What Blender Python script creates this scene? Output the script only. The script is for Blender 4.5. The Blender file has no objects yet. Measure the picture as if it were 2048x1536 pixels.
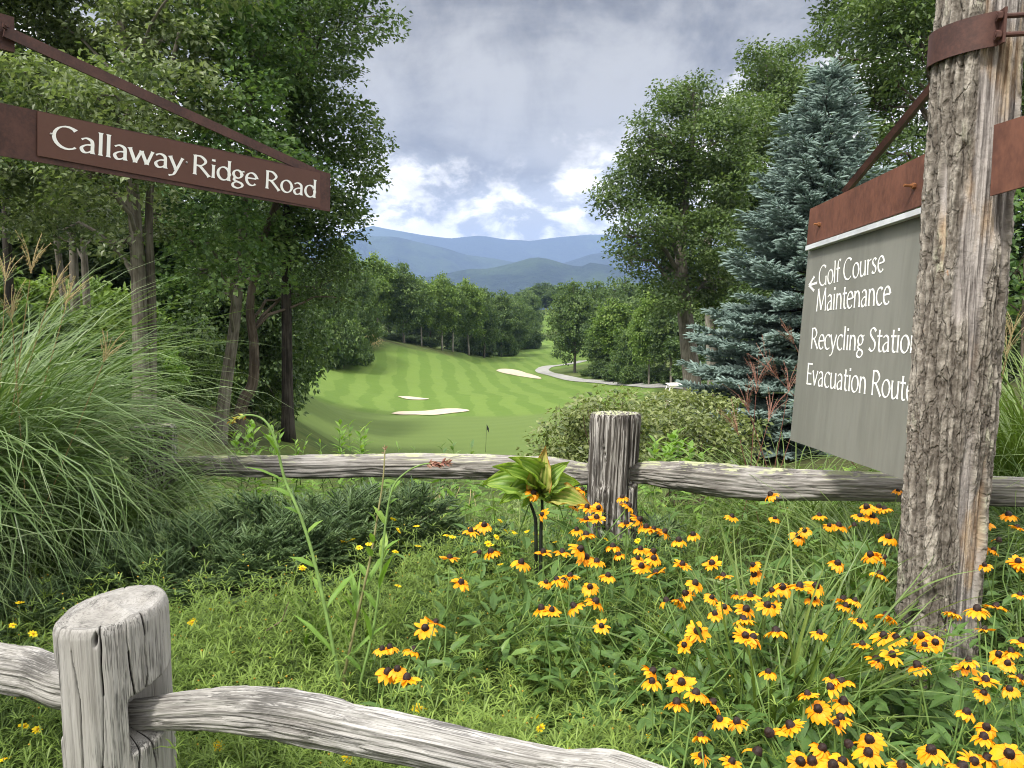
import bpy, math, random
import numpy as np
from mathutils import Vector, Matrix

# ------------------------------------------------------------------ camera, light, exposure
S = bpy.context.scene
COL = S.collection
F = 1540.0                       # focal length in px of a 2048 px wide frame
PITCH = math.radians(7.0)
CAM = np.array([0.0, 0.0, 1.6])
cd = bpy.data.cameras.new('camera'); cam = bpy.data.objects.new('camera', cd); COL.objects.link(cam)
cam.location = CAM; cam.rotation_euler = (math.pi/2-PITCH, 0, 0)
cd.sensor_width = 36; cd.lens = 36*F/2048; cd.clip_start = 0.05; cd.clip_end = 40000
S.camera = cam
S.render.engine = 'CYCLES'
cy = S.cycles
cy.max_bounces = 5; cy.diffuse_bounces = 3; cy.glossy_bounces = 2; cy.transmission_bounces = 3
cy.transparent_max_bounces = 6; cy.volume_bounces = 0; cy.caustics_reflective = False; cy.caustics_refractive = False
cy.sample_clamp_indirect = 4.0
cy.use_denoising = True
try: cy.denoiser = 'OPENIMAGEDENOISE'; cy.denoising_prefilter = 'ACCURATE'
except Exception: pass
cy.use_adaptive_sampling = False
cy.filter_width = 1.05
vs = S.view_settings
vs.view_transform = 'Standard'; vs.look = 'None'; vs.gamma = 1.0; vs.use_curve_mapping = False
vs.exposure = 1.0

SUN_DIR = Vector((-0.42, -0.50, 0.78)).normalized()   # towards the sun
sl = bpy.data.lights.new('sun', 'SUN'); sl.energy = 2.7; sl.angle = math.radians(10); sl.color = (1.0, 0.95, 0.86)
so = bpy.data.objects.new('sun', sl); COL.objects.link(so)
so.rotation_euler = SUN_DIR.to_track_quat('Z', 'Y').to_euler()


class NT:
    """small helper for node trees"""
    def __init__(s, tree): s.t = tree; s.l = tree.links
    def n(s, kind, **kw):
        nd = s.t.nodes.new(kind)
        for k, v in kw.items(): setattr(nd, k, v)
        return nd
    def put(s, sock, v):
        if isinstance(v, bpy.types.NodeSocket): s.l.new(v, sock)
        elif v is not None:
            if sock.type == 'RGBA' and len(v) == 3: v = (*v, 1)
            sock.default_value = v
    def m(s, op, a, b=None, c=None, clamp=False):
        nd = s.n('ShaderNodeMath', operation=op, use_clamp=clamp)
        for i, v in enumerate((a, b, c)):
            if v is not None: s.put(nd.inputs[i], v)
        return nd.outputs[0]
    def mix(s, f, a, b, mode='MIX'):
        nd = s.n('ShaderNodeMix', data_type='RGBA', blend_type=mode)
        s.put(nd.inputs[0], f); s.put(nd.inputs[6], a); s.put(nd.inputs[7], b)
        return nd.outputs[2]
    def noise(s, vec, scale, detail=3, rough=0.5, dist=0.0):
        nd = s.n('ShaderNodeTexNoise')
        if vec is not None: s.put(nd.inputs['Vector'], vec)
        nd.inputs['Scale'].default_value = scale; nd.inputs['Detail'].default_value = detail
        nd.inputs['Roughness'].default_value = rough; nd.inputs['Distortion'].default_value = dist
        return nd.outputs['Fac']
    def scale(s, vec, sc):
        nd = s.n('ShaderNodeMapping'); s.put(nd.inputs[0], vec); nd.inputs['Scale'].default_value = sc
        return nd.outputs[0]
    def sstep(s, x, a, b):
        nd = s.n('ShaderNodeMapRange', interpolation_type='SMOOTHSTEP')
        s.put(nd.inputs[0], x); s.put(nd.inputs[1], a); s.put(nd.inputs[2], b)
        return nd.outputs[0]
    def attr(s, name): return s.n('ShaderNodeAttribute', attribute_name=name)


# ------------------------------------------------------------------ world: Nishita sky under broken cloud
W = bpy.data.worlds.new('World'); S.world = W; W.use_nodes = True
W.node_tree.nodes.clear()
w = NT(W.node_tree)
sky = w.n('ShaderNodeTexSky', sky_type='NISHITA'); sky.sun_disc = False
sky.sun_elevation = math.asin(SUN_DIR.z); sky.sun_rotation = math.atan2(SUN_DIR.x, SUN_DIR.y)
tc = w.n('ShaderNodeTexCoord').outputs['Generated']
sp = w.n('ShaderNodeSeparateXYZ'); w.put(sp.inputs[0], tc)
X, Y, Z = sp.outputs
den = w.m('ADD', w.m('MAXIMUM', Z, 0.0), 0.10)
cmb = w.n('ShaderNodeCombineXYZ'); w.put(cmb.inputs[0], w.m('DIVIDE', X, den)); w.put(cmb.inputs[1], w.m('DIVIDE', Y, den)); w.put(cmb.inputs[2], 3.1)
P1 = cmb.outputs[0]
hor = w.m('SQRT', w.m('ADD', w.m('MULTIPLY', X, X), w.m('ADD', w.m('MULTIPLY', Y, Y), 1e-5)))
te = w.m('DIVIDE', Z, hor)                       # tangent of the elevation
tx = w.m('DIVIDE', X, w.m('MAXIMUM', w.m('ABSOLUTE', Y), 0.05))
big = w.noise(w.scale(tc, (1, 1, 2.0)), 3.0, 7, 0.58, 0.5)
med = w.noise(tc, 7.0, 9, 0.60, 0.35)
fin = w.noise(w.scale(tc, (1, 1, 1.7)), 17.0, 9, 0.60, 0.25)
edge = w.m('ADD', 0.118, w.m('MULTIPLY', w.m('ABSOLUTE', w.m('ADD', tx, 0.05)), 0.32))
dk = w.m('ADD', w.m('SUBTRACT', te, edge), w.m('MULTIPLY', w.m('SUBTRACT', med, 0.5), 0.30))
dark = w.sstep(dk, -0.035, 0.04)
cum = w.sstep(w.m('ADD', w.m('MULTIPLY', fin, 0.7), w.m('MULTIPLY', med, 0.3)), 0.43, 0.56)
K = 10.0
def kc(c): return tuple(v*K for v in c)
white = w.mix(cum, kc((0.38, 0.385, 0.39)), kc((1.05, 1.01, 0.94)))
gray = w.mix(w.sstep(w.m('ADD', w.m('MULTIPLY', med, 0.45), w.m('MULTIPLY', big, 0.55)), 0.38, 0.60), kc((0.105, 0.104, 0.104)), kc((0.325, 0.318, 0.305)))
cloud = w.mix(dark, white, gray)
cover = w.m('MAXIMUM', dark, w.sstep(w.m('ADD', fin, w.m('MULTIPLY', med, 0.5)), 0.40, 0.54))
skyc = w.mix(cover, sky.outputs[0], cloud)
over = w.m('ADD', 1.0, w.m('MULTIPLY', w.sstep(Z, 0.36, 0.75), 3.6))   # unseen sky overhead brightened to add light to the scene
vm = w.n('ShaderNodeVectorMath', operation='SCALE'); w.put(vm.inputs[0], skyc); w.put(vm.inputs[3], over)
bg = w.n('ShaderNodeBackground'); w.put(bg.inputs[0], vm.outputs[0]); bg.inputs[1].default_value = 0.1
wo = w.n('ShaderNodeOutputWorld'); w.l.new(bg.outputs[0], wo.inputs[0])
W.cycles.sampling_method = 'MANUAL'; W.cycles.sample_map_resolution = 512

# ------------------------------------------------------------------ helpers
def at(px, py, D):
    """the point on the ray of photograph pixel (px, py) at depth Y = D"""
    xc = (px-1024)/F; yc = -(py-768)/F
    d = np.array([xc, math.cos(PITCH)+math.sin(PITCH)*yc, -math.sin(PITCH)+math.cos(PITCH)*yc])
    return CAM + d*(D/d[1])

def at_z(px, py, z):
    a = at(px, py, 1.0)-CAM
    return CAM + a*((z-CAM[2])/a[2])

def vnoise(P, seed=0):
    P = np.asarray(P, float); i = np.floor(P).astype(np.int64); f = P-i; f = f*f*(3-2*f)
    def h(ix, iy, iz):
        n = (ix*374761393 + iy*668265263 + iz*2147483647 + seed*144269504) & 0xffffffff
        n = ((n ^ (n >> 13))*1274126177) & 0xffffffff
        n = ((n ^ (n >> 16))*2246822519) & 0xffffffff
        return ((n ^ (n >> 15)) & 0xffffff)/float(0xffffff)
    r = 0
    for dx in (0, 1):
        wx = f[..., 0] if dx else 1-f[..., 0]
        for dy in (0, 1):
            wy = f[..., 1] if dy else 1-f[..., 1]
            for dz in (0, 1):
                wz = f[..., 2] if dz else 1-f[..., 2]
                r = r + wx*wy*wz*h(i[..., 0]+dx, i[..., 1]+dy, i[..., 2]+dz)
    return r

def fbm(P, oct=4, seed=0):
    P = np.asarray(P, float); a = 0.5; r = 0; t = 0
    for k in range(oct):
        r = r + a*vnoise(P*(2.03**k)+k*17.3, seed+k); t += a; a *= 0.5
    return r/t

def props(o, label=None, cat=None, group=None, kind=None):
    if label: o['label'] = label
    if cat: o['category'] = cat
    if group: o['group'] = group
    if kind: o['kind'] = kind
    return o

def empty(name, loc=(0, 0, 0), label=None, cat=None, group=None):
    o = bpy.data.objects.new(name, None); COL.objects.link(o); o.location = loc; o.empty_display_size = 0.1
    return props(o, label, cat, group)

class MB:
    """collects vertices, quads and triangles and links them as ONE mesh object"""
    def __init__(s): s.V = []; s.Q = []; s.T = []; s.tint = []; s.gc = []; s.qm = []; s.tm = []; s.n = 0
    def add(s, V, Q=None, T=None, tint=None, gc=None, mat=0):
        V = np.asarray(V, float).reshape(-1, 3)
        if Q is not None and len(Q): s.Q.append(np.asarray(Q, int).reshape(-1, 4)+s.n); s.qm.append(np.full(len(s.Q[-1]), mat))
        if T is not None and len(T): s.T.append(np.asarray(T, int).reshape(-1, 3)+s.n); s.tm.append(np.full(len(s.T[-1]), mat))
        s.V.append(V)
        s.tint.append(np.full(len(V), 0.5) if tint is None else np.broadcast_to(np.asarray(tint, float).reshape(-1), (len(V),)))
        s.gc.append(V if gc is None else np.asarray(gc, float).reshape(-1, 3))
        s.n += len(V); return s
    def build(s, name, mats, parent=None, smooth=False, loc=None, local=False):
        V = np.concatenate(s.V)
        off = np.zeros(3)
        if parent is not None and not local: off = np.array(parent.matrix_basis.translation)
        if loc is not None and parent is None: off = np.array(loc)
        V = V-off
        me = bpy.data.meshes.new(name)
        Q = np.concatenate(s.Q) if s.Q else np.zeros((0, 4), int)
        T = np.concatenate(s.T) if s.T else np.zeros((0, 3), int)
        me.vertices.add(len(V)); me.vertices.foreach_set('co', V.astype(np.float32).ravel())
        me.loops.add(Q.size+T.size); me.loops.foreach_set('vertex_index', np.concatenate([Q.ravel(), T.ravel()]).astype(np.int32))
        me.polygons.add(len(Q)+len(T))
        st = np.concatenate([np.arange(len(Q))*4, Q.size+np.arange(len(T))*3]).astype(np.int32)
        me.polygons.foreach_set('loop_start', st)
        if not isinstance(mats, (list, tuple)): mats = [mats]
        for m_ in mats: me.materials.append(m_)
        mi = np.concatenate(s.qm+s.tm) if (s.qm or s.tm) else np.zeros(0)
        me.polygons.foreach_set('material_index', mi.astype(np.int32))
        me.polygons.foreach_set('use_smooth', np.full(len(Q)+len(T), smooth))
        a = me.attributes.new('tint', 'FLOAT', 'POINT'); a.data.foreach_set('value', np.concatenate(s.tint).astype(np.float32))
        a = me.attributes.new('gc', 'FLOAT_VECTOR', 'POINT'); a.data.foreach_set('vector', np.concatenate(s.gc).astype(np.float32).ravel())
        me.update(calc_edges=True); me.validate()
        o = bpy.data.objects.new(name, me); COL.objects.link(o)
        if parent is not None: o.parent = parent
        elif loc is not None: o.location = loc
        return o

def unit(v): v = np.asarray(v, float); return v/np.maximum(np.linalg.norm(v, axis=-1, keepdims=True), 1e-9)

def tube(mb, pts, rad, sides=8, tint=0.5, cap=True, mat=0):
    pts = np.asarray(pts, float); n = len(pts); rad = np.broadcast_to(np.asarray(rad, float), (n,))
    tg = unit(np.gradient(pts, axis=0)) if n > 2 else unit(np.repeat([pts[1]-pts[0]], 2, 0))
    ref = np.array([0.03, 1.0, 0.05]) if abs(tg[0][1]) < 0.8 else np.array([1.0, 0.02, 0.05])
    u = unit(np.cross(tg, ref)); v = np.cross(tg, u)
    a = np.arange(sides)/sides*2*math.pi
    V = pts[:, None]+rad[:, None, None]*(np.cos(a)[None, :, None]*u[:, None]+np.sin(a)[None, :, None]*v[:, None])
    i = np.arange(n-1)[:, None]*sides; j = np.arange(sides)[None]
    Q = np.stack([i+j, i+(j+1) % sides, i+sides+(j+1) % sides, i+sides+j], -1).reshape(-1, 4)
    T = []
    V = V.reshape(-1, 3)
    L = np.concatenate([[0], np.cumsum(np.linalg.norm(np.diff(pts, axis=0), axis=1))])
    gc = np.stack([np.repeat(L, sides), np.tile(np.cos(a), n)*np.repeat(rad, sides), np.tile(np.sin(a), n)*np.repeat(rad, sides)], -1)
    if cap:
        V = np.concatenate([V, pts[:1], pts[-1:]]); k = n*sides
        gc = np.concatenate([gc, [[0, 0, 0], [L[-1], 0, 0]]])
        T = [[k, (q+1) % sides, q] for q in range(sides)]+[[k+1, (n-1)*sides+q, (n-1)*sides+(q+1) % sides] for q in range(sides)]
    t = tint if np.ndim(tint) == 0 else np.concatenate([np.repeat(tint, sides), [tint[0], tint[-1]] if cap else []])
    mb.add(V, Q, T, np.broadcast_to(np.asarray(t, float), (len(V),)), gc, mat)

def box(mb, c, ax, ay, az, tint=0.5, mat=0):
    """box from its centre and three half-axis vectors"""
    c = np.asarray(c, float); V = []
    for sx in (-1, 1):
        for sy in (-1, 1):
            for sz in (-1, 1): V.append(c+sx*np.asarray(ax)+sy*np.asarray(ay)+sz*np.asarray(az))
    mb.add(V, [[0, 1, 3, 2], [4, 6, 7, 5], [0, 4, 5, 1], [2, 3, 7, 6], [0, 2, 6, 4], [1, 5, 7, 3]], None, tint, None, mat)

def crm(pts, n):
    """Catmull-Rom through pts, n samples"""
    p = np.asarray(pts, float); p = np.concatenate([[2*p[0]-p[1]], p, [2*p[-1]-p[-2]]])
    t = np.linspace(0, len(p)-3-1e-6, n); k = t.astype(int); f = (t-k)[:, None]
    a, b, c, d = p[k], p[k+1], p[k+2], p[k+3]
    return 0.5*(2*b+(c-a)*f+(2*a-5*b+4*c-d)*f*f+(3*b-a-3*c+d)*f**3)

def copy_tree(o, parent=None):
    c = o.copy(); COL.objects.link(c)
    if parent is not None: c.parent = parent
    for ch in [x for x in CH.get(o.name, ())]: copy_tree(ch, c)
    return c
CH = {}
def note(parent, *kids): CH.setdefault(parent.name, []).extend(kids)

# ------------------------------------------------------------------ materials
def mat(name):
    m_ = bpy.data.materials.new(name); m_.use_nodes = True; m_.node_tree.nodes.clear()
    return m_, NT(m_.node_tree)

def finish(t, shader, bump=None):
    o = t.n('ShaderNodeOutputMaterial'); t.l.new(shader, o.inputs[0])

def pbsdf(t, col, rough=0.6, spec=0.3, metal=0.0, normal=None):
    b = t.n('ShaderNodeBsdfPrincipled'); t.put(b.inputs['Base Color'], col); t.put(b.inputs['Roughness'], rough)
    b.inputs['Specular IOR Level'].default_value = spec; b.inputs['Metallic'].default_value = metal
    if normal is not None: t.l.new(normal, b.inputs['Normal'])
    return b

def bump(t, h, strength=0.5, dist=0.01):
    b = t.n('ShaderNodeBump'); t.put(b.inputs['Height'], h); b.inputs['Strength'].default_value = strength; b.inputs['Distance'].default_value = dist
    return b.outputs[0]

def leaf_mat(name, c0, c1, c2=None, trans=0.3, rough=0.45, spec=0.35):
    m_, t = mat(name)
    a = t.attr('tint').outputs['Fac']
    if c2 is None: col = t.mix(a, c0, c1)
    else: col = t.mix(t.sstep(a, 0.5, 1.0), t.mix(t.sstep(a, 0.0, 0.5), c0, c1), c2)
    b = pbsdf(t, col, rough, spec)
    tr = t.n('ShaderNodeBsdfTranslucent'); t.put(tr.inputs[0], t.mix(1.0, col, (1.25, 1.35, 0.6), 'MULTIPLY'))
    mx = t.n('ShaderNodeMixShader'); mx.inputs[0].default_value = trans
    t.l.new(b.outputs[0], mx.inputs[1]); t.l.new(tr.outputs[0], mx.inputs[2]); finish(t, mx.outputs[0])
    return m_

def plain(name, c, rough=0.6, spec=0.3, metal=0.0, var=0.0, vs=20.0):
    m_, t = mat(name)
    if var:
        g = t.n('ShaderNodeTexCoord').outputs['Object']
        n_ = t.noise(g, vs, 5, 0.6)
        col = t.mix(t.sstep(n_, 0.3, 0.7), tuple(x*(1-var) for x in c), tuple(min(1, x*(1+var)) for x in c))
    else: col = c
    finish(t, pbsdf(t, col, rough, spec, metal).outputs[0]); return m_

def wood_mat(name, light, midc, darkc, grain=55.0, along=2.2, thr=0.5, contrast=0.12, lichen=0.0):
    """silvered split wood; the attribute gc runs along the grain in x"""
    m_, t = mat(name)
    g = t.attr('gc').outputs['Vector']
    n1 = t.noise(t.scale(g, (along, grain, grain)), 1.0, 6, 0.6, 0.25)
    n2 = t.noise(t.scale(g, (along*2.5, grain*3.2, grain*3.2)), 1.0, 4, 0.6, 0.3)
    n3 = t.noise(t.scale(g, (3.0, 9, 9)), 1.0, 5, 0.6)
    col = t.mix(t.sstep(t.m('ADD', t.m('MULTIPLY', n1, 0.6), t.m('MULTIPLY', n2, 0.4)), thr-contrast, thr+contrast), midc, light)
    crack = t.sstep(t.m('ADD', t.m('MULTIPLY', n1, 0.8), t.m('MULTIPLY', n2, 0.2)), thr-0.13, thr-0.19)
    col = t.mix(crack, col, darkc)
    stain = t.sstep(t.m('ADD', n3, t.m('MULTIPLY', t.m('SUBTRACT', n2, 0.5), 0.8)), 0.57, 0.67)
    n6 = t.noise(t.scale(g, (1.6, 5, 5)), 1.0, 4, 0.6); col = t.mix(t.sstep(n6, 0.62, 0.38), col, t.mix(1.0, col, (0.80, 0.79, 0.77), 'MULTIPLY'))
    col = t.mix(t.m('MULTIPLY', stain, 0.8), col, tuple(x*0.30 for x in midc))
    chk = t.sstep(t.attr('tint').outputs['Fac'], 0.45, 0.05)
    col = t.mix(chk, col, (0.012, 0.010, 0.009))
    if lichen:
        n4 = t.noise(t.scale(g, (14, 22, 22)), 1.0, 5, 0.6)
        geo = t.n('ShaderNodeNewGeometry'); sz = t.n('ShaderNodeSeparateXYZ'); t.l.new(geo.outputs['Normal'], sz.inputs[0])
        lk = t.m('MULTIPLY', t.sstep(sz.outputs[2], 0.55, 0.9), t.sstep(n4, 0.58-lichen*0.1, 0.66-lichen*0.1))
        col = t.mix(t.m('MULTIPLY', lk, 0.8), col, (0.42, 0.45, 0.26))
    h = t.m('SUBTRACT', t.m('ADD', t.m('MULTIPLY', n1, 0.7), t.m('MULTIPLY', n2, 0.5)), t.m('MULTIPLY', crack, 0.7))
    finish(t, pbsdf(t, col, 0.85, 0.15, 0, bump(t, h, 0.7, 0.006)).outputs[0]); return m_

def rust_mat(name, c0, c1, rough=0.6, sc=9.0, streak=(1, 1, 1)):
    m_, t = mat(name)
    g = t.n('ShaderNodeTexCoord').outputs['Object']
    n1 = t.noise(t.scale(g, streak), sc, 6, 0.65); n2 = t.noise(t.scale(g, streak), sc*9, 4, 0.6)
    k = t.m('ADD', t.m('MULTIPLY', n1, 0.65), t.m('MULTIPLY', n2, 0.35))
    col = t.mix(t.sstep(k, 0.36, 0.64), c0, c1)
    finish(t, pbsdf(t, col, t.m('ADD', rough-0.1, t.m('MULTIPLY', n2, 0.25)), 0.35, 0.1, bump(t, n2, 0.25, 0.002)).outputs[0]); return m_

M = {}
M['leaf_beech'] = leaf_mat('leaf_beech', (0.058, 0.094, 0.036), (0.135, 0.180, 0.080), (0.25, 0.30, 0.16), 0.35, 0.42, 0.4)
M['leaf_maple'] = leaf_mat('leaf_maple', (0.048, 0.096, 0.036), (0.108, 0.186, 0.066), (0.185, 0.27, 0.095), 0.36, 0.46, 0.3)
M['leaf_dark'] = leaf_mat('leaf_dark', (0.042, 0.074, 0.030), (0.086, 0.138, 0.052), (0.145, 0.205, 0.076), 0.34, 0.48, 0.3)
M['leaf_oak'] = leaf_mat('leaf_oak', (0.044, 0.074, 0.028), (0.092, 0.144, 0.050), (0.16, 0.22, 0.080), 0.34, 0.46, 0.3)
M['leaf_mid'] = leaf_mat('leaf_mid', (0.054, 0.094, 0.035), (0.108, 0.168, 0.058), (0.17, 0.235, 0.082), 0.34, 0.55, 0.25)
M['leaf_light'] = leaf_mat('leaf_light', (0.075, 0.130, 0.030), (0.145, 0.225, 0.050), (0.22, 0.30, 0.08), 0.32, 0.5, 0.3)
M['leaf_shrub'] = leaf_mat('leaf_shrub', (0.065, 0.095, 0.034), (0.150, 0.185, 0.066), (0.24, 0.275, 0.11), 0.30, 0.42, 0.4)
M['leaf_weed'] = leaf_mat('leaf_weed', (0.08, 0.16, 0.025), (0.15, 0.27, 0.045), (0.24, 0.36, 0.07), 0.35, 0.45, 0.35)
M['leaf_susan'] = leaf_mat('leaf_susan', (0.036, 0.082, 0.022), (0.085, 0.162, 0.040), (0.16, 0.255, 0.062), 0.30, 0.45, 0.3)
M['leaf_big'] = leaf_mat('leaf_big', (0.13, 0.24, 0.03), (0.28, 0.40, 0.07), (0.42, 0.45, 0.14), 0.35, 0.45, 0.35)
M['leaf_brown'] = leaf_mat('leaf_brown', (0.16, 0.26, 0.04), (0.42, 0.42, 0.12), (0.40, 0.17, 0.05), 0.3, 0.6, 0.2)
M['thread'] = leaf_mat('thread_leaf', (0.064, 0.110, 0.024), (0.160, 0.238, 0.048), (0.28, 0.38, 0.080), 0.32, 0.5, 0.3)
M['blade'] = leaf_mat('grass_blade', (0.045, 0.100, 0.030), (0.125, 0.200, 0.062), (0.40, 0.46, 0.28), 0.28, 0.38, 0.45)
M['blade_light'] = leaf_mat('grass_blade_light', (0.065, 0.115, 0.030), (0.145, 0.215, 0.055), (0.28, 0.34, 0.12), 0.3, 0.4, 0.4)
M['spruce_blue'] = leaf_mat('spruce_blue', (0.095, 0.140, 0.125), (0.20, 0.275, 0.250), (0.35, 0.44, 0.41), 0.08, 0.55, 0.3)
M['spruce_green'] = leaf_mat('spruce_green', (0.042, 0.078, 0.034), (0.100, 0.160, 0.066), (0.19, 0.26, 0.11), 0.16, 0.5, 0.3)
M['plume'] = leaf_mat('plume', (0.24, 0.17, 0.085), (0.42, 0.33, 0.18), (0.60, 0.50, 0.32), 0.25, 0.7, 0.1)
M['plume_red'] = leaf_mat('plume_red', (0.13, 0.05, 0.04), (0.26, 0.12, 0.09), (0.45, 0.30, 0.24), 0.2, 0.6, 0.2)
M['petal'] = leaf_mat('petal', (0.74, 0.24, 0.004), (0.84, 0.33, 0.007), (0.88, 0.41, 0.012), 0.22, 0.5, 0.25)
M['petal_yellow'] = leaf_mat('petal_yellow', (0.70, 0.50, 0.01), (0.85, 0.66, 0.015), None, 0.25, 0.5, 0.25)
M['cone'] = plain('flower_cone', (0.020, 0.010, 0.008), 0.65, 0.3, 0, 0.6, 400)
M['disc'] = plain('flower_disc', (0.50, 0.25, 0.01), 0.7, 0.2)
M['stem_green'] = plain('stem_green', (0.12, 0.20, 0.05), 0.6, 0.3, 0, 0.2, 30)
M['stem_dark'] = plain('stem_dark', (0.015, 0.02, 0.014), 0.6, 0.3)
M['stem_red'] = plain('stem_red', (0.19, 0.18, 0.08), 0.6, 0.3, 0, 0.3, 15)
M['twig'] = plain('dead_twig', (0.16, 0.115, 0.085), 0.8, 0.2, 0, 0.3, 60)
M['straw'] = plain('straw', (0.42, 0.34, 0.20), 0.7, 0.2, 0, 0.2, 20)

def bark_mat(name, c0, c1, sc=1.0):
    m_, t = mat(name); g = t.attr('gc').outputs['Vector']
    n1 = t.noise(t.scale(g, (1.6*sc, 26*sc, 26*sc)), 1.0, 5, 0.6, 0.5); n2 = t.noise(t.scale(g, (3, 5, 5)), 1.0, 4, 0.6)
    col = t.mix(t.sstep(t.m('ADD', t.m('MULTIPLY', n1, 0.6), t.m('MULTIPLY', n2, 0.4)), 0.38, 0.62), c0, c1)
    finish(t, pbsdf(t, col, 0.9, 0.1, 0, bump(t, n1, 0.8, 0.02)).outputs[0]); return m_
M['bark_grey'] = bark_mat('bark_grey', (0.085, 0.075, 0.060), (0.21, 0.195, 0.165))
M['bark_brown'] = bark_mat('bark_brown', (0.055, 0.043, 0.033), (0.15, 0.125, 0.10))
M['bark_dark'] = bark_mat('bark_dark', (0.020, 0.018, 0.016), (0.065, 0.058, 0.05))
M['bark_pale'] = bark_mat('bark_pale', (0.16, 0.145, 0.12), (0.34, 0.32, 0.28))
M['wood_near'] = wood_mat('weathered_wood_near', (0.42, 0.412, 0.40), (0.19, 0.182, 0.175), (0.025, 0.021, 0.018), 170, 2.4, 0.475, 0.075)
M['wood_post'] = wood_mat('weathered_wood_post', (0.335, 0.327, 0.315), (0.18, 0.172, 0.165), (0.025, 0.021, 0.018), 120, 3.0, 0.44, 0.11)
M['wood_far'] = wood_mat('weathered_wood_far', (0.37, 0.355, 0.34), (0.145, 0.132, 0.124), (0.025, 0.021, 0.018), 75, 3.6, 0.47, 0.11, 1.0)
M['wood_dark'] = wood_mat('weathered_wood_dark', (0.42, 0.40, 0.385), (0.060, 0.053, 0.048), (0.016, 0.013, 0.012), 60, 1.3, 0.525, 0.045, 1.0)
M['rust_dark'] = rust_mat('rusted_steel_dark', (0.040, 0.018, 0.015), (0.085, 0.038, 0.030), 0.6)
M['rust_red'] = rust_mat('rusted_steel_red', (0.074, 0.029, 0.019), (0.142, 0.058, 0.037), 0.62, 7.0, (1, 1, 0.45))
M['rust_bolt'] = rust_mat('rusted_bolt', (0.14, 0.05, 0.02), (0.30, 0.13, 0.05), 0.7, 60)
M['plate_brown'] = rust_mat('painted_brown_plate', (0.088, 0.038, 0.026), (0.098, 0.043, 0.030), 0.45, 5)
M['panel_grey'] = rust_mat('painted_grey_panel', (0.155, 0.156, 0.138), (0.198, 0.199, 0.178), 0.5, 5.0, (1, 1, 0.10))
M['alu'] = plain('aluminium_strip', (0.55, 0.57, 0.60), 0.4, 0.5, 0.2, 0.12, 12)
M['letter'] = plain('white_lettering', (0.80, 0.80, 0.78), 0.5, 0.3)
M['screw'] = plain('screw_head', (0.35, 0.33, 0.32), 0.4, 0.5, 0.6)
M['white_paint'] = plain('white_paint', (0.78, 0.76, 0.70), 0.4, 0.5)
M['black_plastic'] = plain('black_plastic', (0.02, 0.02, 0.02), 0.5, 0.4)
M['tan_seat'] = plain('tan_seat', (0.45, 0.38, 0.28), 0.6, 0.3)

# terrain: mown fairway, rough, soil under the trees
def ground_mat():
    m_, t = mat('golf_course_turf')
    g = t.n('ShaderNodeTexCoord').outputs['Object']
    mow = t.attr('mow').outputs['Fac']; grn = t.attr('green').outputs['Fac']; soil = t.attr('soil').outputs['Fac']
    n1 = t.noise(t.scale(g, (1, 1, 0)), 0.10, 5, 0.6); n2 = t.noise(t.scale(g, (1, 1, 0)), 0.9, 5, 0.65); n3 = t.noise(g, 14.0, 4, 0.7)
    n4 = t.noise(t.scale(g, (0.6, 2.2, 0)), 0.35, 5, 0.6, 0.8)
    spx = t.n('ShaderNodeSeparateXYZ'); t.l.new(g, spx.inputs[0])
    warp = t.m('MULTIPLY', t.m('SUBTRACT', n1, 0.5), 3.5)
    st = t.m('SINE', t.m('ADD', t.m('MULTIPLY', t.m('ADD', t.m('ADD', t.m('MULTIPLY', spx.outputs[0], 0.92), t.m('MULTIPLY', spx.outputs[1], 0.12)), warp), 2.1), 1.0))
    stripe = t.sstep(st, -0.2, 0.2)
    fair = t.mix(stripe, (0.088, 0.147, 0.027), (0.112, 0.174, 0.036))
    fair = t.mix(t.m('MULTIPLY', t.sstep(n4, 0.42, 0.66), 0.12), fair, (0.150, 0.200, 0.055))
    fair = t.mix(t.m('MULTIPLY', t.sstep(n2, 0.45, 0.7), 0.15), fair, (0.070, 0.120, 0.022))
    st2 = t.sstep(t.m('SINE', t.m('MULTIPLY', t.m('ADD', spx.outputs[1], t.m('MULTIPLY', spx.outputs[0], -0.25)), 3.2)), -0.5, 0.5)
    gcol = t.mix(st2, (0.096, 0.140, 0.038), (0.101, 0.146, 0.040))
    rough = t.mix(t.sstep(n2, 0.35, 0.65), (0.045, 0.075, 0.018), (0.085, 0.110, 0.030))
    rough = t.mix(t.m('MULTIPLY', t.sstep(n1, 0.5, 0.7), 0.6), rough, (0.125, 0.115, 0.05))
    so_ = t.mix(t.sstep(n3, 0.35, 0.65), (0.035, 0.032, 0.018), (0.07, 0.075, 0.03))
    col = t.mix(mow, rough, fair); col = t.mix(grn, col, gcol); col = t.mix(soil, col, so_)
    col = t.mix(t.m('MULTIPLY', t.m('SUBTRACT', 1.0, grn), t.m('MULTIPLY', t.sstep(n3, 0.5, 0.75), 0.25)), col, (0.05, 0.09, 0.015))
    finish(t, pbsdf(t, col, 0.85, 0.12, 0, bump(t, n3, 0.35, 0.06)).outputs[0]); return m_
M['ground'] = ground_mat()

def sand_mat():
    m_, t = mat('bunker_sand'); g = t.n('ShaderNodeTexCoord').outputs['Object']
    n1 = t.noise(g, 1.2, 5, 0.6); n2 = t.noise(g, 9.0, 4, 0.6)
    col = t.mix(t.sstep(n1, 0.35, 0.65), (0.42, 0.35, 0.27), (0.50, 0.43, 0.34))
    finish(t, pbsdf(t, col, 0.9, 0.1, 0, bump(t, n2, 0.5, 0.05)).outputs[0]); return m_
M['sand'] = sand_mat()
M['path'] = plain('concrete_path', (0.27, 0.27, 0.255), 0.85, 0.15, 0, 0.12, 0.8)

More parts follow.
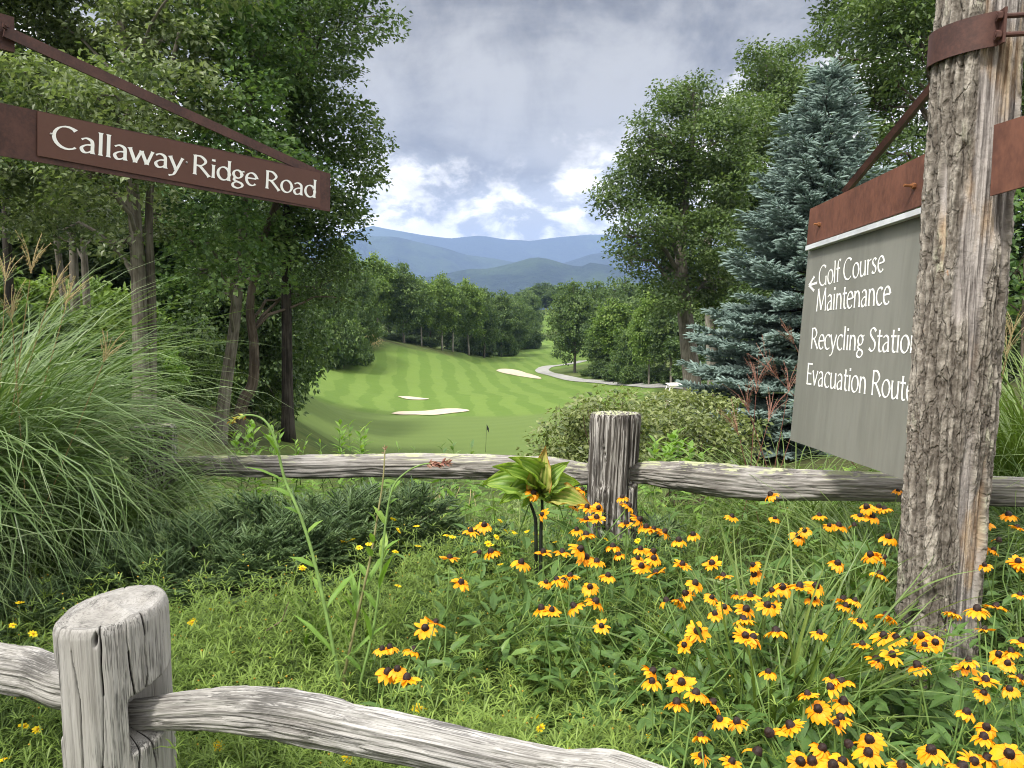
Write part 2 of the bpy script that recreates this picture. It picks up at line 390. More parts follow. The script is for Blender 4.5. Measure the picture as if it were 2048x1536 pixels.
def mountain_mat():
    m_, t = mat('forested_mountain'); g = t.n('ShaderNodeTexCoord').outputs['Object']
    n1 = t.noise(g, 0.0016, 5, 0.6); n2 = t.noise(g, 0.022, 5, 0.75)
    col = t.mix(t.sstep(n2, 0.35, 0.65), (0.005, 0.011, 0.006), (0.024, 0.040, 0.018))
    col = t.mix(t.m('MULTIPLY', t.sstep(n1, 0.52, 0.62), 0.35), col, (0.07, 0.11, 0.035))
    finish(t, pbsdf(t, col, 0.95, 0.05, 0, bump(t, n2, 1.0, 24.0)).outputs[0]); return m_
M['mountain'] = mountain_mat()

# ------------------------------------------------------------------ terrain
CTRL = []
for px in (-6000, -3500, -1800, -600, 200, 700, 1200, 1700, 2300, 3200, 5000, 8000):
    CTRL += [(px, 4.0, 0.0), (px, 4.7, -0.02)]
for px, py, D in [
    (972, 905, 50), (700, 905, 47), (1100, 900, 50), (850, 880, 55), (1050, 872, 57), (700, 850, 59), (900, 848, 63), (1120, 838, 62), (640, 810, 64),
    (860, 826, 72), (780, 828, 70), (938, 820, 74), (828, 797, 88), (700, 790, 84), (930, 790, 86), (1040, 790, 86),
    (640, 735, 97), (620, 715, 100), (720, 700, 111), (760, 680, 118), (820, 690, 128), (880, 700, 136), (930, 706, 142), (800, 750, 104), (900, 755, 108),
    (1000, 683, 215), (920, 692, 195), (1100, 690, 205), (1000, 715, 165), (1100, 718, 162), (950, 728, 140), (1040, 747, 124), (1000, 742, 126), (1060, 765, 108),
    (1330, 775, 80), (1250, 769, 92), (1180, 763, 102), (1130, 755, 112), (1095, 747, 122), (1084, 741, 130), (1110, 733, 142), (1165, 723, 158),
    (1200, 790, 78), (600, 700, 95), (580, 760, 60), (575, 870, 15.5), (530, 800, 35), (445, 890, 14), (450, 720, 60),
    (1085, 640, 320), (1085, 685, 270), (1080, 622, 345)]:
    p = at(px, py, D); CTRL.append((px, D, p[2]))
CTRL += [(275, 12.5, -0.5), (100, 20, 0.0), (0, 30, -0.5), (300, 40, -1.5), (-300, 40, 0.2), (-1500, 40, 1.0), (-1500, 12, 0.1), (300, 90, -3.0), (-200, 120, -1.0),
         (800, 8, -0.9), (800, 12, -1.9), (800, 20, -3.9), (800, 30, -6.3), (850, 40, -8.3), (1100, 20, -3.6), (1100, 40, -7.9), (1000, 10, -1.4),
         (1300, 8, -0.75), (1300, 20, -2.9), (1400, 40, -5.3), (1600, 14, -1.35), (1800, 20, -1.3), (2100, 20, -0.7), (1700, 45, -4.0), (2000, 50, -3.0), (3200, 20, -0.2), (3200, 60, 0.0),
         (1450, 90, -7.5), (1700, 120, -6), (2300, 120, -3), (1500, 200, -8), (1300, 150, -11), (1250, 240, -9), (1000, 290, -17), (900, 280, -17), (1200, 330, -6),
         (760, 140, -7), (650, 160, -8), (400, 200, -8), (0, 250, -6), (2500, 300, 0), (1000, 400, -10), (0, 450, -15), (2200, 450, -8),
         (600, 10, -0.9), (600, 20, -2.6), (600, 30, -4.2)]
CT = np.array(CTRL, float)
def pk(px, D): return np.stack([np.asarray(px, float)/330.0, 3.4*np.log(np.asarray(D, float))], -1)
CP = pk(CT[:, 0], CT[:, 1])
A_ = np.linalg.norm(CP[:, None]-CP[None], axis=-1)
n_ = len(CP)
Bm = np.block([[A_-1e-3*np.eye(n_), np.ones((n_, 1)), CP], [np.ones((1, n_)), np.zeros((1, 3))], [CP.T, np.zeros((2, 3))]])
SOL = np.linalg.solve(Bm, np.concatenate([CT[:, 2], np.zeros(3)]))
def gz(x, y):
    x = np.asarray(x, float); y = np.asarray(y, float); sh = x.shape
    x = x.ravel(); y = y.ravel()
    D = np.clip(y, 4.0, 380.0); px = np.clip(1024+x/np.clip(y, 4.0, None)*F, -6500, 8500)
    q = pk(px, D); out = np.empty(len(q))
    for s in range(0, len(q), 20000):
        d = np.linalg.norm(q[s:s+20000, None]-CP[None], axis=-1)
        out[s:s+20000] = d@SOL[:n_]+SOL[n_]+q[s:s+20000]@SOL[n_+1:]
    near = np.clip((y-4.2)/1.2, 0, 1); out = out*near
    far = np.clip((y-360)/900, 0, 1)
    out = out*(1-far)-260*far*far*(3-2*far)+out*0
    return out.reshape(sh)
def gz1(x, y): return float(gz(np.array([x]), np.array([y]))[0])
def on_ground(px, D):
    x = (px-1024)/F*D; return np.array([x, D, gz1(x, D)])
def hit(px, py, d0=5.0, d1=370.0):
    Ds = np.geomspace(d0, d1, 900); P = np.array([at(px, py, d) for d in Ds])
    z = gz(P[:, 0], P[:, 1]); k = np.argmax(P[:, 2] < z)
    if P[k, 2] >= z[k]: k = len(Ds)-1
    return np.array([P[k, 0], P[k, 1], z[k]])

rows = np.concatenate([[-60, -30, -14, -6, -2, 0, 1, 2, 3], np.geomspace(4, 380, 330), np.geomspace(400, 10000, 40)])
uu = np.concatenate([np.linspace(-4.5, -0.85, 40)[:-1], np.linspace(-0.85, 0.85, 230), np.linspace(0.85, 4.5, 40)[1:]])
yy = np.repeat(rows, len(uu)); xx = np.tile(uu, len(rows))*np.where(yy > 380, 380+(yy-380)*0.55, np.maximum(yy, 4.0))
xx = np.where(yy < 4, np.tile(uu, len(rows))*np.maximum(4, 10-yy), xx)
zz = gz(xx, yy)
pxs = 1024+xx/np.maximum(yy, 4)*F
zz = zz+np.where(yy > 6, (fbm(np.stack([xx*0.12, yy*0.12, 0*xx], -1), 4)-0.5)*np.clip(yy/60, 0, 0.5), 0)
zz = np.where(yy > 380, zz+(fbm(np.stack([xx*0.002, yy*0.002, 0*xx+4], -1), 4, 5)-0.5)*60*np.clip((yy-380)/600, 0, 1), zz)
G = MB(); nu = len(uu)
i = np.arange(len(rows)-1)[:, None]*nu; j = np.arange(nu-1)[None]
G.add(np.stack([xx, yy, zz], -1), np.stack([i+j, i+j+1, i+nu+j+1, i+nu+j], -1).reshape(-1, 4))
ground = G.build('ground', M['ground'], smooth=True); props(ground, kind='structure')
wob = (fbm(np.stack([xx*0.06, yy*0.06, 0*xx+9], -1), 3, 9)-0.5)*70
lb = np.interp(yy, [30, 45, 60, 80, 98, 112, 130, 150, 175, 220, 255, 260, 290, 340, 345], [560, 585, 590, 588, 590, 735, 870, 940, 945, 900, 900, 3000, 1066, 1066, 3000])
rb = np.interp(yy, [30, 45, 60, 80, 95, 110, 128, 150, 175, 220, 255, 260, 290, 340, 345], [1150, 1180, 1260, 1335, 1245, 1140, 1095, 1200, 1190, 1150, 1150, 0, 1125, 1125, 0])
mow = np.clip((pxs-lb+wob*0.4)/26, 0, 1)*np.clip((rb-pxs+wob*0.2)/22, 0, 1)*(yy > 38)*(yy < 345)
green = np.clip(1.35-np.hypot((pxs-900)/330, (yy-54)/11.5), 0, 0.12)/0.12*mow
soil = np.clip(1-(yy-5.5)/1.5, 0, 1)
soil = np.maximum(soil, np.clip((560-pxs)/60, 0, 1)*(yy > 8)*(yy < 300)*0.8)
soil = np.maximum(soil, np.clip((pxs-np.where(yy < 70, 1400, 1330))/60, 0, 1)*(yy > 8)*0.8)
soil = np.maximum(soil, np.clip((fbm(np.stack([xx*0.1, yy*0.1, 0*xx], -1), 3, 2)-0.4)*6, 0, 1)*(yy > 118)*(yy < 260)*(pxs < lb-14)*0.9)
for nm, v in (('mow', mow), ('green', green), ('soil', soil*(1-mow))):
    a = ground.data.attributes.new(nm, 'FLOAT', 'POINT'); a.data.foreach_set('value', v.astype(np.float32))

def mesh_z(x, y):
    """height of the ground sheet as built (bilinear on its grid)"""
    r = int(np.clip(np.searchsorted(rows, y)-1, 0, len(rows)-2)); f = (y-rows[r])/(rows[r+1]-rows[r])
    out = []
    for k in (r, r+1):
        q = x/max(rows[k], 4.0); c = int(np.clip(np.searchsorted(uu, q)-1, 0, nu-2)); g = (q-uu[c])/(uu[c+1]-uu[c])
        out.append(zz[k*nu+c]*(1-g)+zz[k*nu+c+1]*g)
    return out[0]*(1-f)+out[1]*f

def bunker(name, outline, label=None):
    P = np.array([hit(*p)[:2] for p in outline]); P = np.concatenate([P, P[:1]])
    P = crm(P, 72)[:-1]; c = P.mean(0); mb = MB(); V = []; R = [1.0, 0.9, 0.75, 0.5, 0.25]
    for r in R:
        for p in P:
            q = c+(p-c)*r; V.append([q[0], q[1], mesh_z(q[0], q[1])+0.06])
    V.append([c[0], c[1], mesh_z(*c)+0.06]); n = len(P); Q = []; T = []
    for k in range(len(R)-1):
        for q in range(n): Q.append([k*n+q, k*n+(q+1) % n, (k+1)*n+(q+1) % n, (k+1)*n+q])
    for q in range(n): T.append([(len(R)-1)*n+q, (len(R)-1)*n+(q+1) % n, len(V)-1])
    mb.add(V, Q, T); o = mb.build(name, M['sand'], smooth=True); props(o, kind='structure'); return o
bunker('sand_bunker', [(782, 829), (800, 824), (840, 822), (880, 818), (915, 817), (939, 821), (905, 826), (870, 832), (830, 833), (795, 832)])
bunker('sand_bunker', [(795, 794), (812, 793), (835, 796), (858, 799), (845, 801), (815, 800)])
bunker('sand_bunker', [(992, 740), (1008, 737), (1030, 739), (1050, 745), (1066, 751), (1083, 758), (1060, 757), (1025, 751), (1003, 746)])

pp = [hit(*q) for q in [(1332, 775.5), (1290, 772.5), (1250, 769), (1180, 763), (1130, 755), (1098, 748), (1084, 741), (1090, 736), (1112, 732), (1138, 728), (1168, 722)]]
pp = [on_ground(1560, 62), on_ground(1430, 70)]+pp
pc = crm(np.array(pp)[:, :2], 160); tgp = unit(np.gradient(pc, axis=0)); nrm = np.stack([-tgp[:, 1], tgp[:, 0]], -1)
V = []
for k in range(len(pc)):
    for o_ in (-1.15, -0.4, 0.4, 1.15):
        q = pc[k]+nrm[k]*o_; V.append([q[0], q[1], mesh_z(q[0], q[1])+0.07])
mb = MB(); i = np.arange(len(pc)-1)[:, None]*4; j = np.arange(3)[None]
mb.add(V, np.stack([i+j, i+j+1, i+4+j+1, i+4+j], -1).reshape(-1, 4))
props(mb.build('cart_path', M['path'], smooth=True), kind='structure')

# mountains
RIDGE_TOP = 0.0
def ridge(name, D, line, drop, depth, seed, rough):
    px = np.linspace(-2600, 4700, 420); L = np.array(line, float)
    py = np.interp(px, L[:, 0], L[:, 1])
    ext = (fbm(np.stack([px*0.004, 0*px, 0*px+seed], -1), 4, seed)-0.5)*70
    py = np.where((px < L[0, 0]) | (px > L[-1, 0]), py+ext*np.clip(np.minimum(abs(px-L[0, 0]), abs(px-L[-1, 0]))/200, 0, 1), py)
    top = np.array([at(a, b, D) for a, b in zip(px, py)])
    nr = 70; V = np.zeros((nr, len(px), 3))
    for k in range(nr):
        t = k/(nr-1)*1.25-0.25            # negative: the far side
        d = D-t*depth; x = top[:, 0]*d/D
        prof = (1-max(t, 0))**1.3 if t >= 0 else 1+t*1.2
        rg = 1-np.abs(2*fbm(np.stack([x/rough, np.full_like(x, d/rough*0.5), np.full_like(x, seed)], -1), 5, seed)-1)
        z = -drop+(top[:, 2]+drop)*prof-(1-rg)*rough*0.85*np.clip(abs(t)*4, 0, 1)*(1-max(t, 0))
        V[k] = np.stack([x, np.full_like(x, d), np.maximum(z, -drop-20)], -1)
    global RIDGE_TOP; RIDGE_TOP = max(RIDGE_TOP, float(V[..., 2].max()))
    n = len(px); i = np.arange(nr-1)[:, None]*n; j = np.arange(n-1)[None]
    mb = MB(); mb.add(V.reshape(-1, 3), np.stack([i+j, i+n+j, i+n+j+1, i+j+1], -1).reshape(-1, 4))
    return props(mb.build(name, M['mountain'], smooth=True), kind='structure')
ridge('mountains', 9200, [(560, 500), (660, 482), (740, 450), (780, 458), (850, 470), (900, 476), (960, 470), (1010, 478), (1060, 481), (1120, 473), (1180, 468), (1230, 469), (1300, 480), (1420, 490)], 260, 3200, 3, 700)
ridge('mountains', 6300, [(520, 480), (640, 474), (713, 471), (791, 472), (839, 484), (894, 496), (928, 508), (990, 516), (1037, 525), (1126, 526), (1181, 508), (1215, 503), (1283, 535), (1400, 545)], 260, 2400, 7, 520)
ridge('mountains', 3900, [(560, 560), (760, 560), (860, 552), (900, 544), (935, 537), (976, 537), (1027, 525), (1068, 513), (1099, 517), (1133, 528), (1160, 533), (1181, 524), (1215, 529), (1249, 540), (1330, 548)], 260, 1900, 11, 330)

# ------------------------------------------------------------------ vegetation builders
def leaves(mb, rng, C, U, Nn, L, Wd, tint, fold=0.25, mat=0, shape=4):
    """folded leaf blades: centres/bases C, directions U, normals Nn"""
    n = len(C); U = unit(U); Sd = unit(np.cross(U, Nn)); Nn = np.cross(Sd, U)
    L = np.broadcast_to(L, (n,))[:, None]; Wd = np.broadcast_to(Wd, (n,))[:, None]
    if shape == 4:
        a = C; b = C+U*L
        l = C+U*L*0.42+Sd*Wd*0.5+Nn*Wd*fold; r = C+U*L*0.42-Sd*Wd*0.5+Nn*Wd*fold
        V = np.stack([a, l, b, r], 1).reshape(-1, 3); k = np.arange(n)[:, None]*4
        T = np.concatenate([k+[[0, 2, 1]], k+[[0, 3, 2]]]); Q = None; m_ = 4
    else:                                  # seven points across, drooping tip
        a = C; m1 = C+U*L*0.5-Nn*L*0.02; b = C+U*L*0.97-Nn*L*0.16
        l1 = C+U*L*0.25+Sd*Wd*0.42+Nn*Wd*fold; r1 = C+U*L*0.25-Sd*Wd*0.42+Nn*Wd*fold
        l2 = C+U*L*0.62+Sd*Wd*0.44+Nn*Wd*fold-Nn*L*0.05; r2 = C+U*L*0.62-Sd*Wd*0.44+Nn*Wd*fold-Nn*L*0.05
        V = np.stack([a, m1, b, l1, l2, r1, r2], 1).reshape(-1, 3); k = np.arange(n)[:, None]*7
        T = np.concatenate([k+[[0, 1, 3]], k+[[1, 2, 4]], k+[[0, 5, 1]], k+[[1, 6, 2]]]); Q = np.concatenate([k+[[3, 1, 4, 3]]])[:0]
        T = np.concatenate([T, k+[[3, 1, 4]], k+[[5, 6, 1]]]); m_ = 7
    mb.add(V, Q, T, np.repeat(np.broadcast_to(tint, (n,)), m_), None, mat)

def rdir(rng, n): return unit(rng.normal(size=(n, 3)))

def fill_lobes(mb, rng, lobes, L, Wd, lad, cl=0.30, m=24, flat=0.5, shell=0.55, fold=0.2, shape=4, spread=None, tbias=0.0, droop=0.25):
    """lobes: (centre, (rx, ry, rz)); leaf area density lad in m2 per m3; leaves hang in clusters"""
    la = 0.5*L*Wd
    cl_c = []
    for c, r in lobes:
        r = np.asarray(r, float); vol = 4.19*r[0]*r[1]*r[2]; nl = vol*lad/la
        k = max(3, int(nl/m)); d = rdir(rng, k); rad = rng.random(k)**(1/3.0)
        rad = rad*(1-shell)+shell*(0.72+0.33*rng.random(k))
        lump = 1+0.22*(vnoise(d*2.3+np.asarray(c)*1.7, 3)-0.5)*2
        cl_c.append(np.asarray(c)+d*r*(rad*lump)[:, None])
    cc = np.concatenate(cl_c); K_ = len(cc)
    sp = cl if spread is None else spread
    idx = np.repeat(np.arange(K_), m); n = len(idx)
    off = np.clip(rng.normal(size=(n, 3)), -1.6, 1.6)*sp*np.array([1, 1, flat])*0.6
    C = cc[idx]+off
    ctilt = rng.normal(size=(K_, 3))*0.35; ctint = rng.normal(size=K_)*0.21
    U = unit(off*np.array([1, 1, 0.3])/max(sp, 1e-6)+rng.normal(size=(n, 3))*0.5+np.array([0, 0, -droop]))
    Nn = unit(np.array([0, 0, 1.0])+ctilt[idx]+rng.normal(size=(n, 3))*0.42)
    t = np.clip(0.42+tbias+ctint[idx]+rng.normal(size=n)*0.18, 0, 1)
    s = 0.65+0.6*rng.random(n)
    leaves(mb, rng, C, U, Nn, L*s, Wd*s, t, fold, 0, shape)
    return cc

def limb(mb, a, b, r0, r1, rng, sag=0.15, sides=6, n=7):
    a = np.asarray(a, float); b = np.asarray(b, float); d = b-a; ln = np.linalg.norm(d)
    t = np.linspace(0, 1, n)[:, None]
    p = a+d*t+np.array([0, 0, 1.0])*ln*sag*np.sin(t*math.pi)+rng.normal(size=(n, 3))*ln*0.025*np.sin(t*math.pi)
    tube(mb, p, np.linspace(r0, r1, n), sides, cap=False)

def tree(name, label, trunk, r0, r1, lobes, L, Wd, lad, bark, leaf, seed, group=None, cl=0.3, m=24, stems=(), twigs=2, shape=4, tbias=0, forks=True, parts=None, shell=0.55, droop=0.25, cat='tree'):
    """tapered trunk with limbs to every lobe; crown of separate leaves"""
    rng = np.random.default_rng(seed)
    trunk = crm(trunk, 26); base = trunk[0]
    t = empty(name, base, label, cat, group)
    tb = MB()
    rad = np.linspace(r0, r1, 26); rad[:4] *= np.array([1.45, 1.18, 1.06, 1.0])
    tube(tb, trunk, rad, 12)
    for s in stems:
        sp_ = crm(s[0], 18); tube(tb, sp_, np.linspace(s[1], s[2], 18), 10)
    cr = MB(); cc = fill_lobes(cr, rng, lobes, L, Wd, lad, cl, m, shell=shell, shape=shape, tbias=tbias, droop=droop)
    if forks:
        for c, r in lobes:
            if rng.random() < 0.35: continue
            c = np.asarray(c); r = np.asarray(r)
            hz = np.linalg.norm(trunk[:, :2]-c[:2], axis=1)
            zt = c[2]-0.45*np.min(hz)-0.3*r[2]
            k = int(np.argmin(abs(trunk[:, 2]-zt))); k = min(max(k, 6), 25)
            q = max(rad[k]*0.42, r1*0.5)
            limb(tb, trunk[k], c, q, q*0.35, rng)
            own = cc[np.linalg.norm((cc-c)/r, axis=1) < 1.15]
            if len(own):
                for p in own[rng.choice(len(own), min(len(own), twigs*3), replace=False)]:
                    limb(tb, c+(trunk[k]-c)*0.25*rng.random(), p, q*0.3, q*0.1, rng, 0.05, 4, 4)
    note(t, tb.build('trunk', bark, t, True), cr.build('crown', leaf, t))
    return t

def px_lobes(rng, lst, D, dvar=0.12, dep=1.2, flat=0.85):
    """(px, py, r_px) -> lobes at depth D, with depth spread"""
    out = []
    for a in lst:
        d = (a[3] if len(a) > 3 else D)*(1+rng.uniform(-dvar, dvar)); r = a[2]*d/F
        out.append((at(a[0], a[1], d), (r, r*dep, r*flat)))
    return out

def vtrunk(pts, D, base=None):
    """trunk centre line through pixels at depth D; starts on the ground"""
    P = [at(a, b, D if len(q) == 0 else q[0]) for a, b, *q in pts]
    b = P[0].copy(); g = gz1(b[0], b[1]); d = P[0]-P[1]
    if b[2] > g: b = b+d/abs(d[2])*(b[2]-g)
    P[0] = b-np.array([0, 0, 0.08]); return np.array(P)

rngL = np.random.default_rng(5)
# the stand of trees on the bank, left of the fairway
T1 = [(60, 60, 110), (200, 40, 115), (330, 80, 110), (90, 190, 105), (230, 190, 105), (350, 190, 90), (40, 310, 95), (160, 330, 90), (290, 320, 85), (420, 50, 90),
      (-90, 130, 120), (-70, 320, 100), (40, 410, 75), (170, 420, 60), (320, 430, 60), (110, 470, 45), (240, 480, 45), (60, -120, 120), (250, -140, 130), (430, -90, 100), (-120, -80, 130)]
tree('broadleaf_tree', 'grey barked tree with two close pale stems and glossy leaves behind the tall grass', vtrunk([(282, 760), (277, 560), (266, 380), (255, 200), (240, 20)], 12), 0.125, 0.05,
     px_lobes(rngL, T1, 12.2, 0.16), 0.105, 0.062, 3.9, M['bark_grey'], M['leaf_beech'], 11, 'trees on the bank beside the road sign', cl=0.25, m=40, tbias=0.10,
     stems=[(vtrunk([(303, 770), (303, 600), (298, 420), (318, 250), (360, 60)], 12.2), 0.085, 0.03)])
T2 = [(480, 190, 90), (560, 210, 85), (500, 320, 85), (590, 350, 70), (430, 290, 80), (430, 440, 75), (525, 470, 72), (400, 540, 44), (470, 560, 46), (545, 555, 46), (380, 480, 45), (450, 80, 80), (540, 90, 80), (500, -60, 100),
      (480, 520, 56), (430, 590, 24)]
tree('maple_tree', 'maple with a leaning grey trunk and low bright green sprays of leaves', vtrunk([(436, 890), (452, 770), (468, 660), (478, 560), (490, 400), (500, 200), (505, 50)], 14), 0.125, 0.04,
     px_lobes(rngL, T2, 13.2, 0.10), 0.10, 0.085, 3.8, M['bark_grey'], M['leaf_maple'], 12, 'trees on the bank beside the road sign', cl=0.25, m=36, tbias=0.10)
T3 = [(640, 520, 60), (600, 470, 60), (640, 575, 46), (600, 590, 34), (690, 540, 40), (660, 450, 60), (620, 400, 60), (560, 520, 40), (690, 600, 30), (560, 120, 60), (560, 330, 60)]
tree('broadleaf_tree', 'tree whose trunk kinks sharply near its foot beside the leaning maple', vtrunk([(478, 838), (486, 805), (506, 765), (508, 690), (500, 610), (520, 500), (560, 380), (580, 250)], 14.6), 0.125, 0.04,
     px_lobes(rngL, T3, 15.6, 0.08), 0.095, 0.06, 3.6, M['bark_brown'], M['leaf_dark'], 13, 'trees on the bank beside the road sign', cl=0.25, m=40)
T4 = [(700, 25, 55), (755, 55, 36), (640, 70, 80), (690, 110, 48), (690, 240, 52), (735, 285, 38), (640, 250, 72), (690, 350, 66), (728, 385, 34), (655, 420, 60), (715, 320, 50), (590, 160, 75), (560, 40, 80), (600, 320, 75),
      (775, 35, 22), (700, 430, 34), (640, 170, 50), (600, -70, 100), (700, -60, 80), (730, 225, 26), (560, 430, 60)]
tree('broadleaf_tree', 'dark straight trunked tree standing nearest the fairway beyond the end of the road sign', vtrunk([(576, 875), (574, 700), (573, 520), (578, 350), (590, 180), (610, 10)], 15), 0.118, 0.045,
     px_lobes(rngL, T4, 15, 0.09), 0.098, 0.062, 3.3, M['bark_dark'], M['leaf_dark'], 14, 'trees on the bank beside the road sign', cl=0.25, m=40)
for k, (pts, r, D, lb_) in enumerate([
        ([(20, 640), (14, 480), (8, 320), (4, 150)], 0.10, 15, 'slim dark trunk behind the seed heads of the tall grass'),
        ([(133, 640), (118, 520), (108, 420), (100, 250)], 0.085, 17, 'slim leaning trunk, thinnest of three standing together behind the tall grass'),
        ([(152, 660), (148, 540), (142, 400), (140, 220)], 0.125, 18, 'stout dark trunk in the middle of three standing together behind the tall grass'),
        ([(176, 650), (170, 540), (164, 420), (160, 250)], 0.10, 18.5, 'grey trunk closest to the twin stemmed tree of three behind the tall grass')]):
    a = pts[-1]
    tree('broadleaf_tree', lb_, vtrunk(pts, D), r, 0.03, px_lobes(rngL, [(a[0]+dx, a[1]+dy, rr) for dx, dy, rr in ((0, 0, 90), (-70, 60, 70), (70, 40, 80), (20, 140, 60), (-40, 190, 50), (60, 200, 45))], D, 0.1),
         0.125, 0.08, 2.6, M['bark_grey'] if k else M['bark_dark'], M['leaf_beech'], 20+k, 'trees on the bank beside the road sign', cl=0.33, m=22)

# right side: oak, tall tree behind it, near tree over the sign
rngR = np.random.default_rng(6)
O1 = [(1270, 375, 62), (1228, 402, 40), (1300, 300, 52), (1285, 262, 34), (1345, 225, 58), (1405, 205, 55), (1330, 340, 72), (1425, 285, 75), (1400, 390, 85), (1255, 475, 42), (1300, 450, 58), (1355, 475, 68), (1430, 470, 70),
      (1245, 515, 28), (1315, 530, 52), (1400, 560, 70), (1460, 350, 55), (1340, 590, 50), (1440, 560, 55), (1385, 180, 34), (1210, 388, 22), (1335, 185, 24), (1460, 230, 40)]
tree('oak_tree', 'spreading oak with open layered limbs standing before the blue spruce', vtrunk([(1384, 765), (1376, 680), (1366, 590), (1362, 480), (1375, 350), (1390, 240)], 33), 0.42, 0.10,
     px_lobes(rngR, O1, 33, 0.07), 0.17, 0.10, 2.3, M['bark_grey'], M['leaf_oak'], 31, 'tall trees beside the blue spruce', cl=0.50, m=46, twigs=3)
O2 = [(1520, 125, 42), (1575, 130, 50), (1560, 205, 78), (1498, 240, 60), (1600, 265, 75), (1540, 335, 85), (1480, 425, 66), (1560, 430, 80), (1500, 520, 70), (1540, 110, 26), (1480, 330, 55), (1595, 180, 45), (1460, 600, 60), (1620, 350, 70), (1500, 660, 55)]
tree('oak_tree', 'tallest oak rising behind the blue spruce, its pale trunk showing beside it', vtrunk([(1428, 770), (1420, 620), (1416, 480), (1450, 360), (1520, 240)], 42), 0.36, 0.10,
     px_lobes(rngR, O2, 42, 0.07), 0.21, 0.125, 2.1, M['bark_pale'], M['leaf_oak'], 32, 'tall trees beside the blue spruce', cl=0.62, m=44, tbias=0.12)
O3 = [(1700, 50, 72), (1775, 20, 85), (1672, 118, 48), (1750, 140, 80), (1840, 90, 90), (1815, 215, 80), (1745, 215, 50), (1860, 300, 60), (1850, -10, 100), (1900, -90, 110), (1950, 90, 100), (2030, 150, 90), (1680, 30, 45), (1700, -70, 80),
      (2040, 300, 80), (2060, 20, 110), (1800, 300, 60), (1900, 400, 60), (2100, 200, 110), (1720, 290, 55), (1780, 380, 60)]
tree('broadleaf_tree', 'large dark leaved tree overhanging the sky above the blue spruce', vtrunk([(1905, 830), (1900, 600), (1890, 400), (1870, 200), (1850, 20)], 21), 0.26, 0.08,
     px_lobes(rngR, O3, 21, 0.12), 0.15, 0.075, 2.2, M['bark_brown'], M['leaf_oak'], 33, 'tall trees beside the blue spruce', cl=0.36, m=40, tbias=-0.02, twigs=3)
O4 = [(2040, 450, 70), (2030, 540, 60), (2100, 520, 80), (2060, 380, 60), (2000, 600, 40), (2120, 640, 90), (2040, 610, 40)]
tree('maple_tree', 'bright leaved young tree behind the log post and tall grass', vtrunk([(2050, 840), (2050, 650), (2055, 420)], 9.5), 0.06, 0.02,
     px_lobes(rngR, O4, 9.5, 0.12), 0.10, 0.065, 2.2, M['bark_brown'], M['leaf_maple'], 34, None, cl=0.25, m=22)

# prototypes for the woods: normalised to height 1, set out as copies with their own size
def proto(name, seed, lobes, leaf_n, L, Wd, bark, leaf, trunk_top=0.75, r0=0.016, m=26, cl=0.05, pale=False):
    rng = np.random.default_rng(seed)
    t = empty(name, (0, 0, 0)); tb = MB()
    tp = crm([(0, 0, -0.02), (rng.normal()*0.012, rng.normal()*0.012, 0.3), (rng.normal()*0.02, rng.normal()*0.02, trunk_top*0.75), (0, 0, trunk_top)], 14)
    tube(tb, tp, np.linspace(r0, r0*0.3, 14), 8)
    lb_ = [(np.array(c), np.array(r)) for c, r in lobes]
    vol = sum(4.19*r[0]*r[1]*r[2] for c, r in lb_); lad = leaf_n*0.5*L*Wd/vol
    cr = MB(); fill_lobes(cr, rng, lb_, L, Wd, lad, cl, m, flat=0.55, shell=0.72)
    for c, r in lb_:
        k = int(np.clip(np.searchsorted(tp[:, 2], c[2]-0.35*np.hypot(c[0], c[1])-0.05), 3, 12)); limb(tb, tp[k], c, r0*0.4, r0*0.12, rng, 0.08, 5, 5)
    note(t, tb.build('trunk', bark, t, True), cr.build('crown', leaf, t)); return t

def crown_lobes(seed, z0, z1, w, n, taper=0.5):
    rng = np.random.default_rng(seed); out = []
    for k in range(n):
        z = z0+(z1-z0)*((k+0.5)/n); f = (z-z0)/(z1-z0)
        rad = w*(1-taper*abs(f-0.38)*1.5)*(0.55 if f > 0.85 else 1)
        a = k*2.4+rng.random(); q = rad*rng.uniform(0.35, 0.75)*(1-0.6*max(0, f-0.7)/0.3)
        r = rad*rng.uniform(0.42, 0.62)
        out.append(((math.cos(a)*q, math.sin(a)*q, z), (r, r, r*rng.uniform(0.65, 0.95))))
    out.append(((0, 0, z0+(z1-z0)*0.5), (w*0.6, w*0.6, (z1-z0)*0.42)))
    return out
PROT = [proto('broadleaf_tree', 41, crown_lobes(1, 0.28, 0.93, 0.30, 15), 15000, 0.030, 0.022, M['bark_pale'], M['leaf_mid'], 0.8),
        proto('broadleaf_tree', 42, crown_lobes(2, 0.20, 0.92, 0.36, 17), 15000, 0.030, 0.022, M['bark_grey'], M['leaf_mid'], 0.75, 0.02),
        proto('broadleaf_tree', 43, crown_lobes(3, 0.33, 0.95, 0.22, 13), 13000, 0.028, 0.021, M['bark_pale'], M['leaf_mid'], 0.85, 0.013),
        proto('broadleaf_tree', 44, crown_lobes(4, 0.12, 0.92, 0.40, 19, 0.4), 16000, 0.032, 0.024, M['bark_grey'], M['leaf_mid'], 0.7, 0.022),
        proto('bush', 45, crown_lobes(5, 0.14, 0.86, 0.62, 15, 0.3), 9000, 0.075, 0.048, M['bark_brown'], M['leaf_mid'], 0.6, 0.02, cl=0.09),
        proto('broadleaf_tree', 46, crown_lobes(6, 0.05, 0.93, 0.30, 18, 0.5), 22000, 0.022, 0.014, M['bark_grey'], M['leaf_mid'], 0.8, 0.014, cl=0.04)]
PW = [0.64, 0.74, 0.48, 0.80, 1.25, 0.60]
used = set()
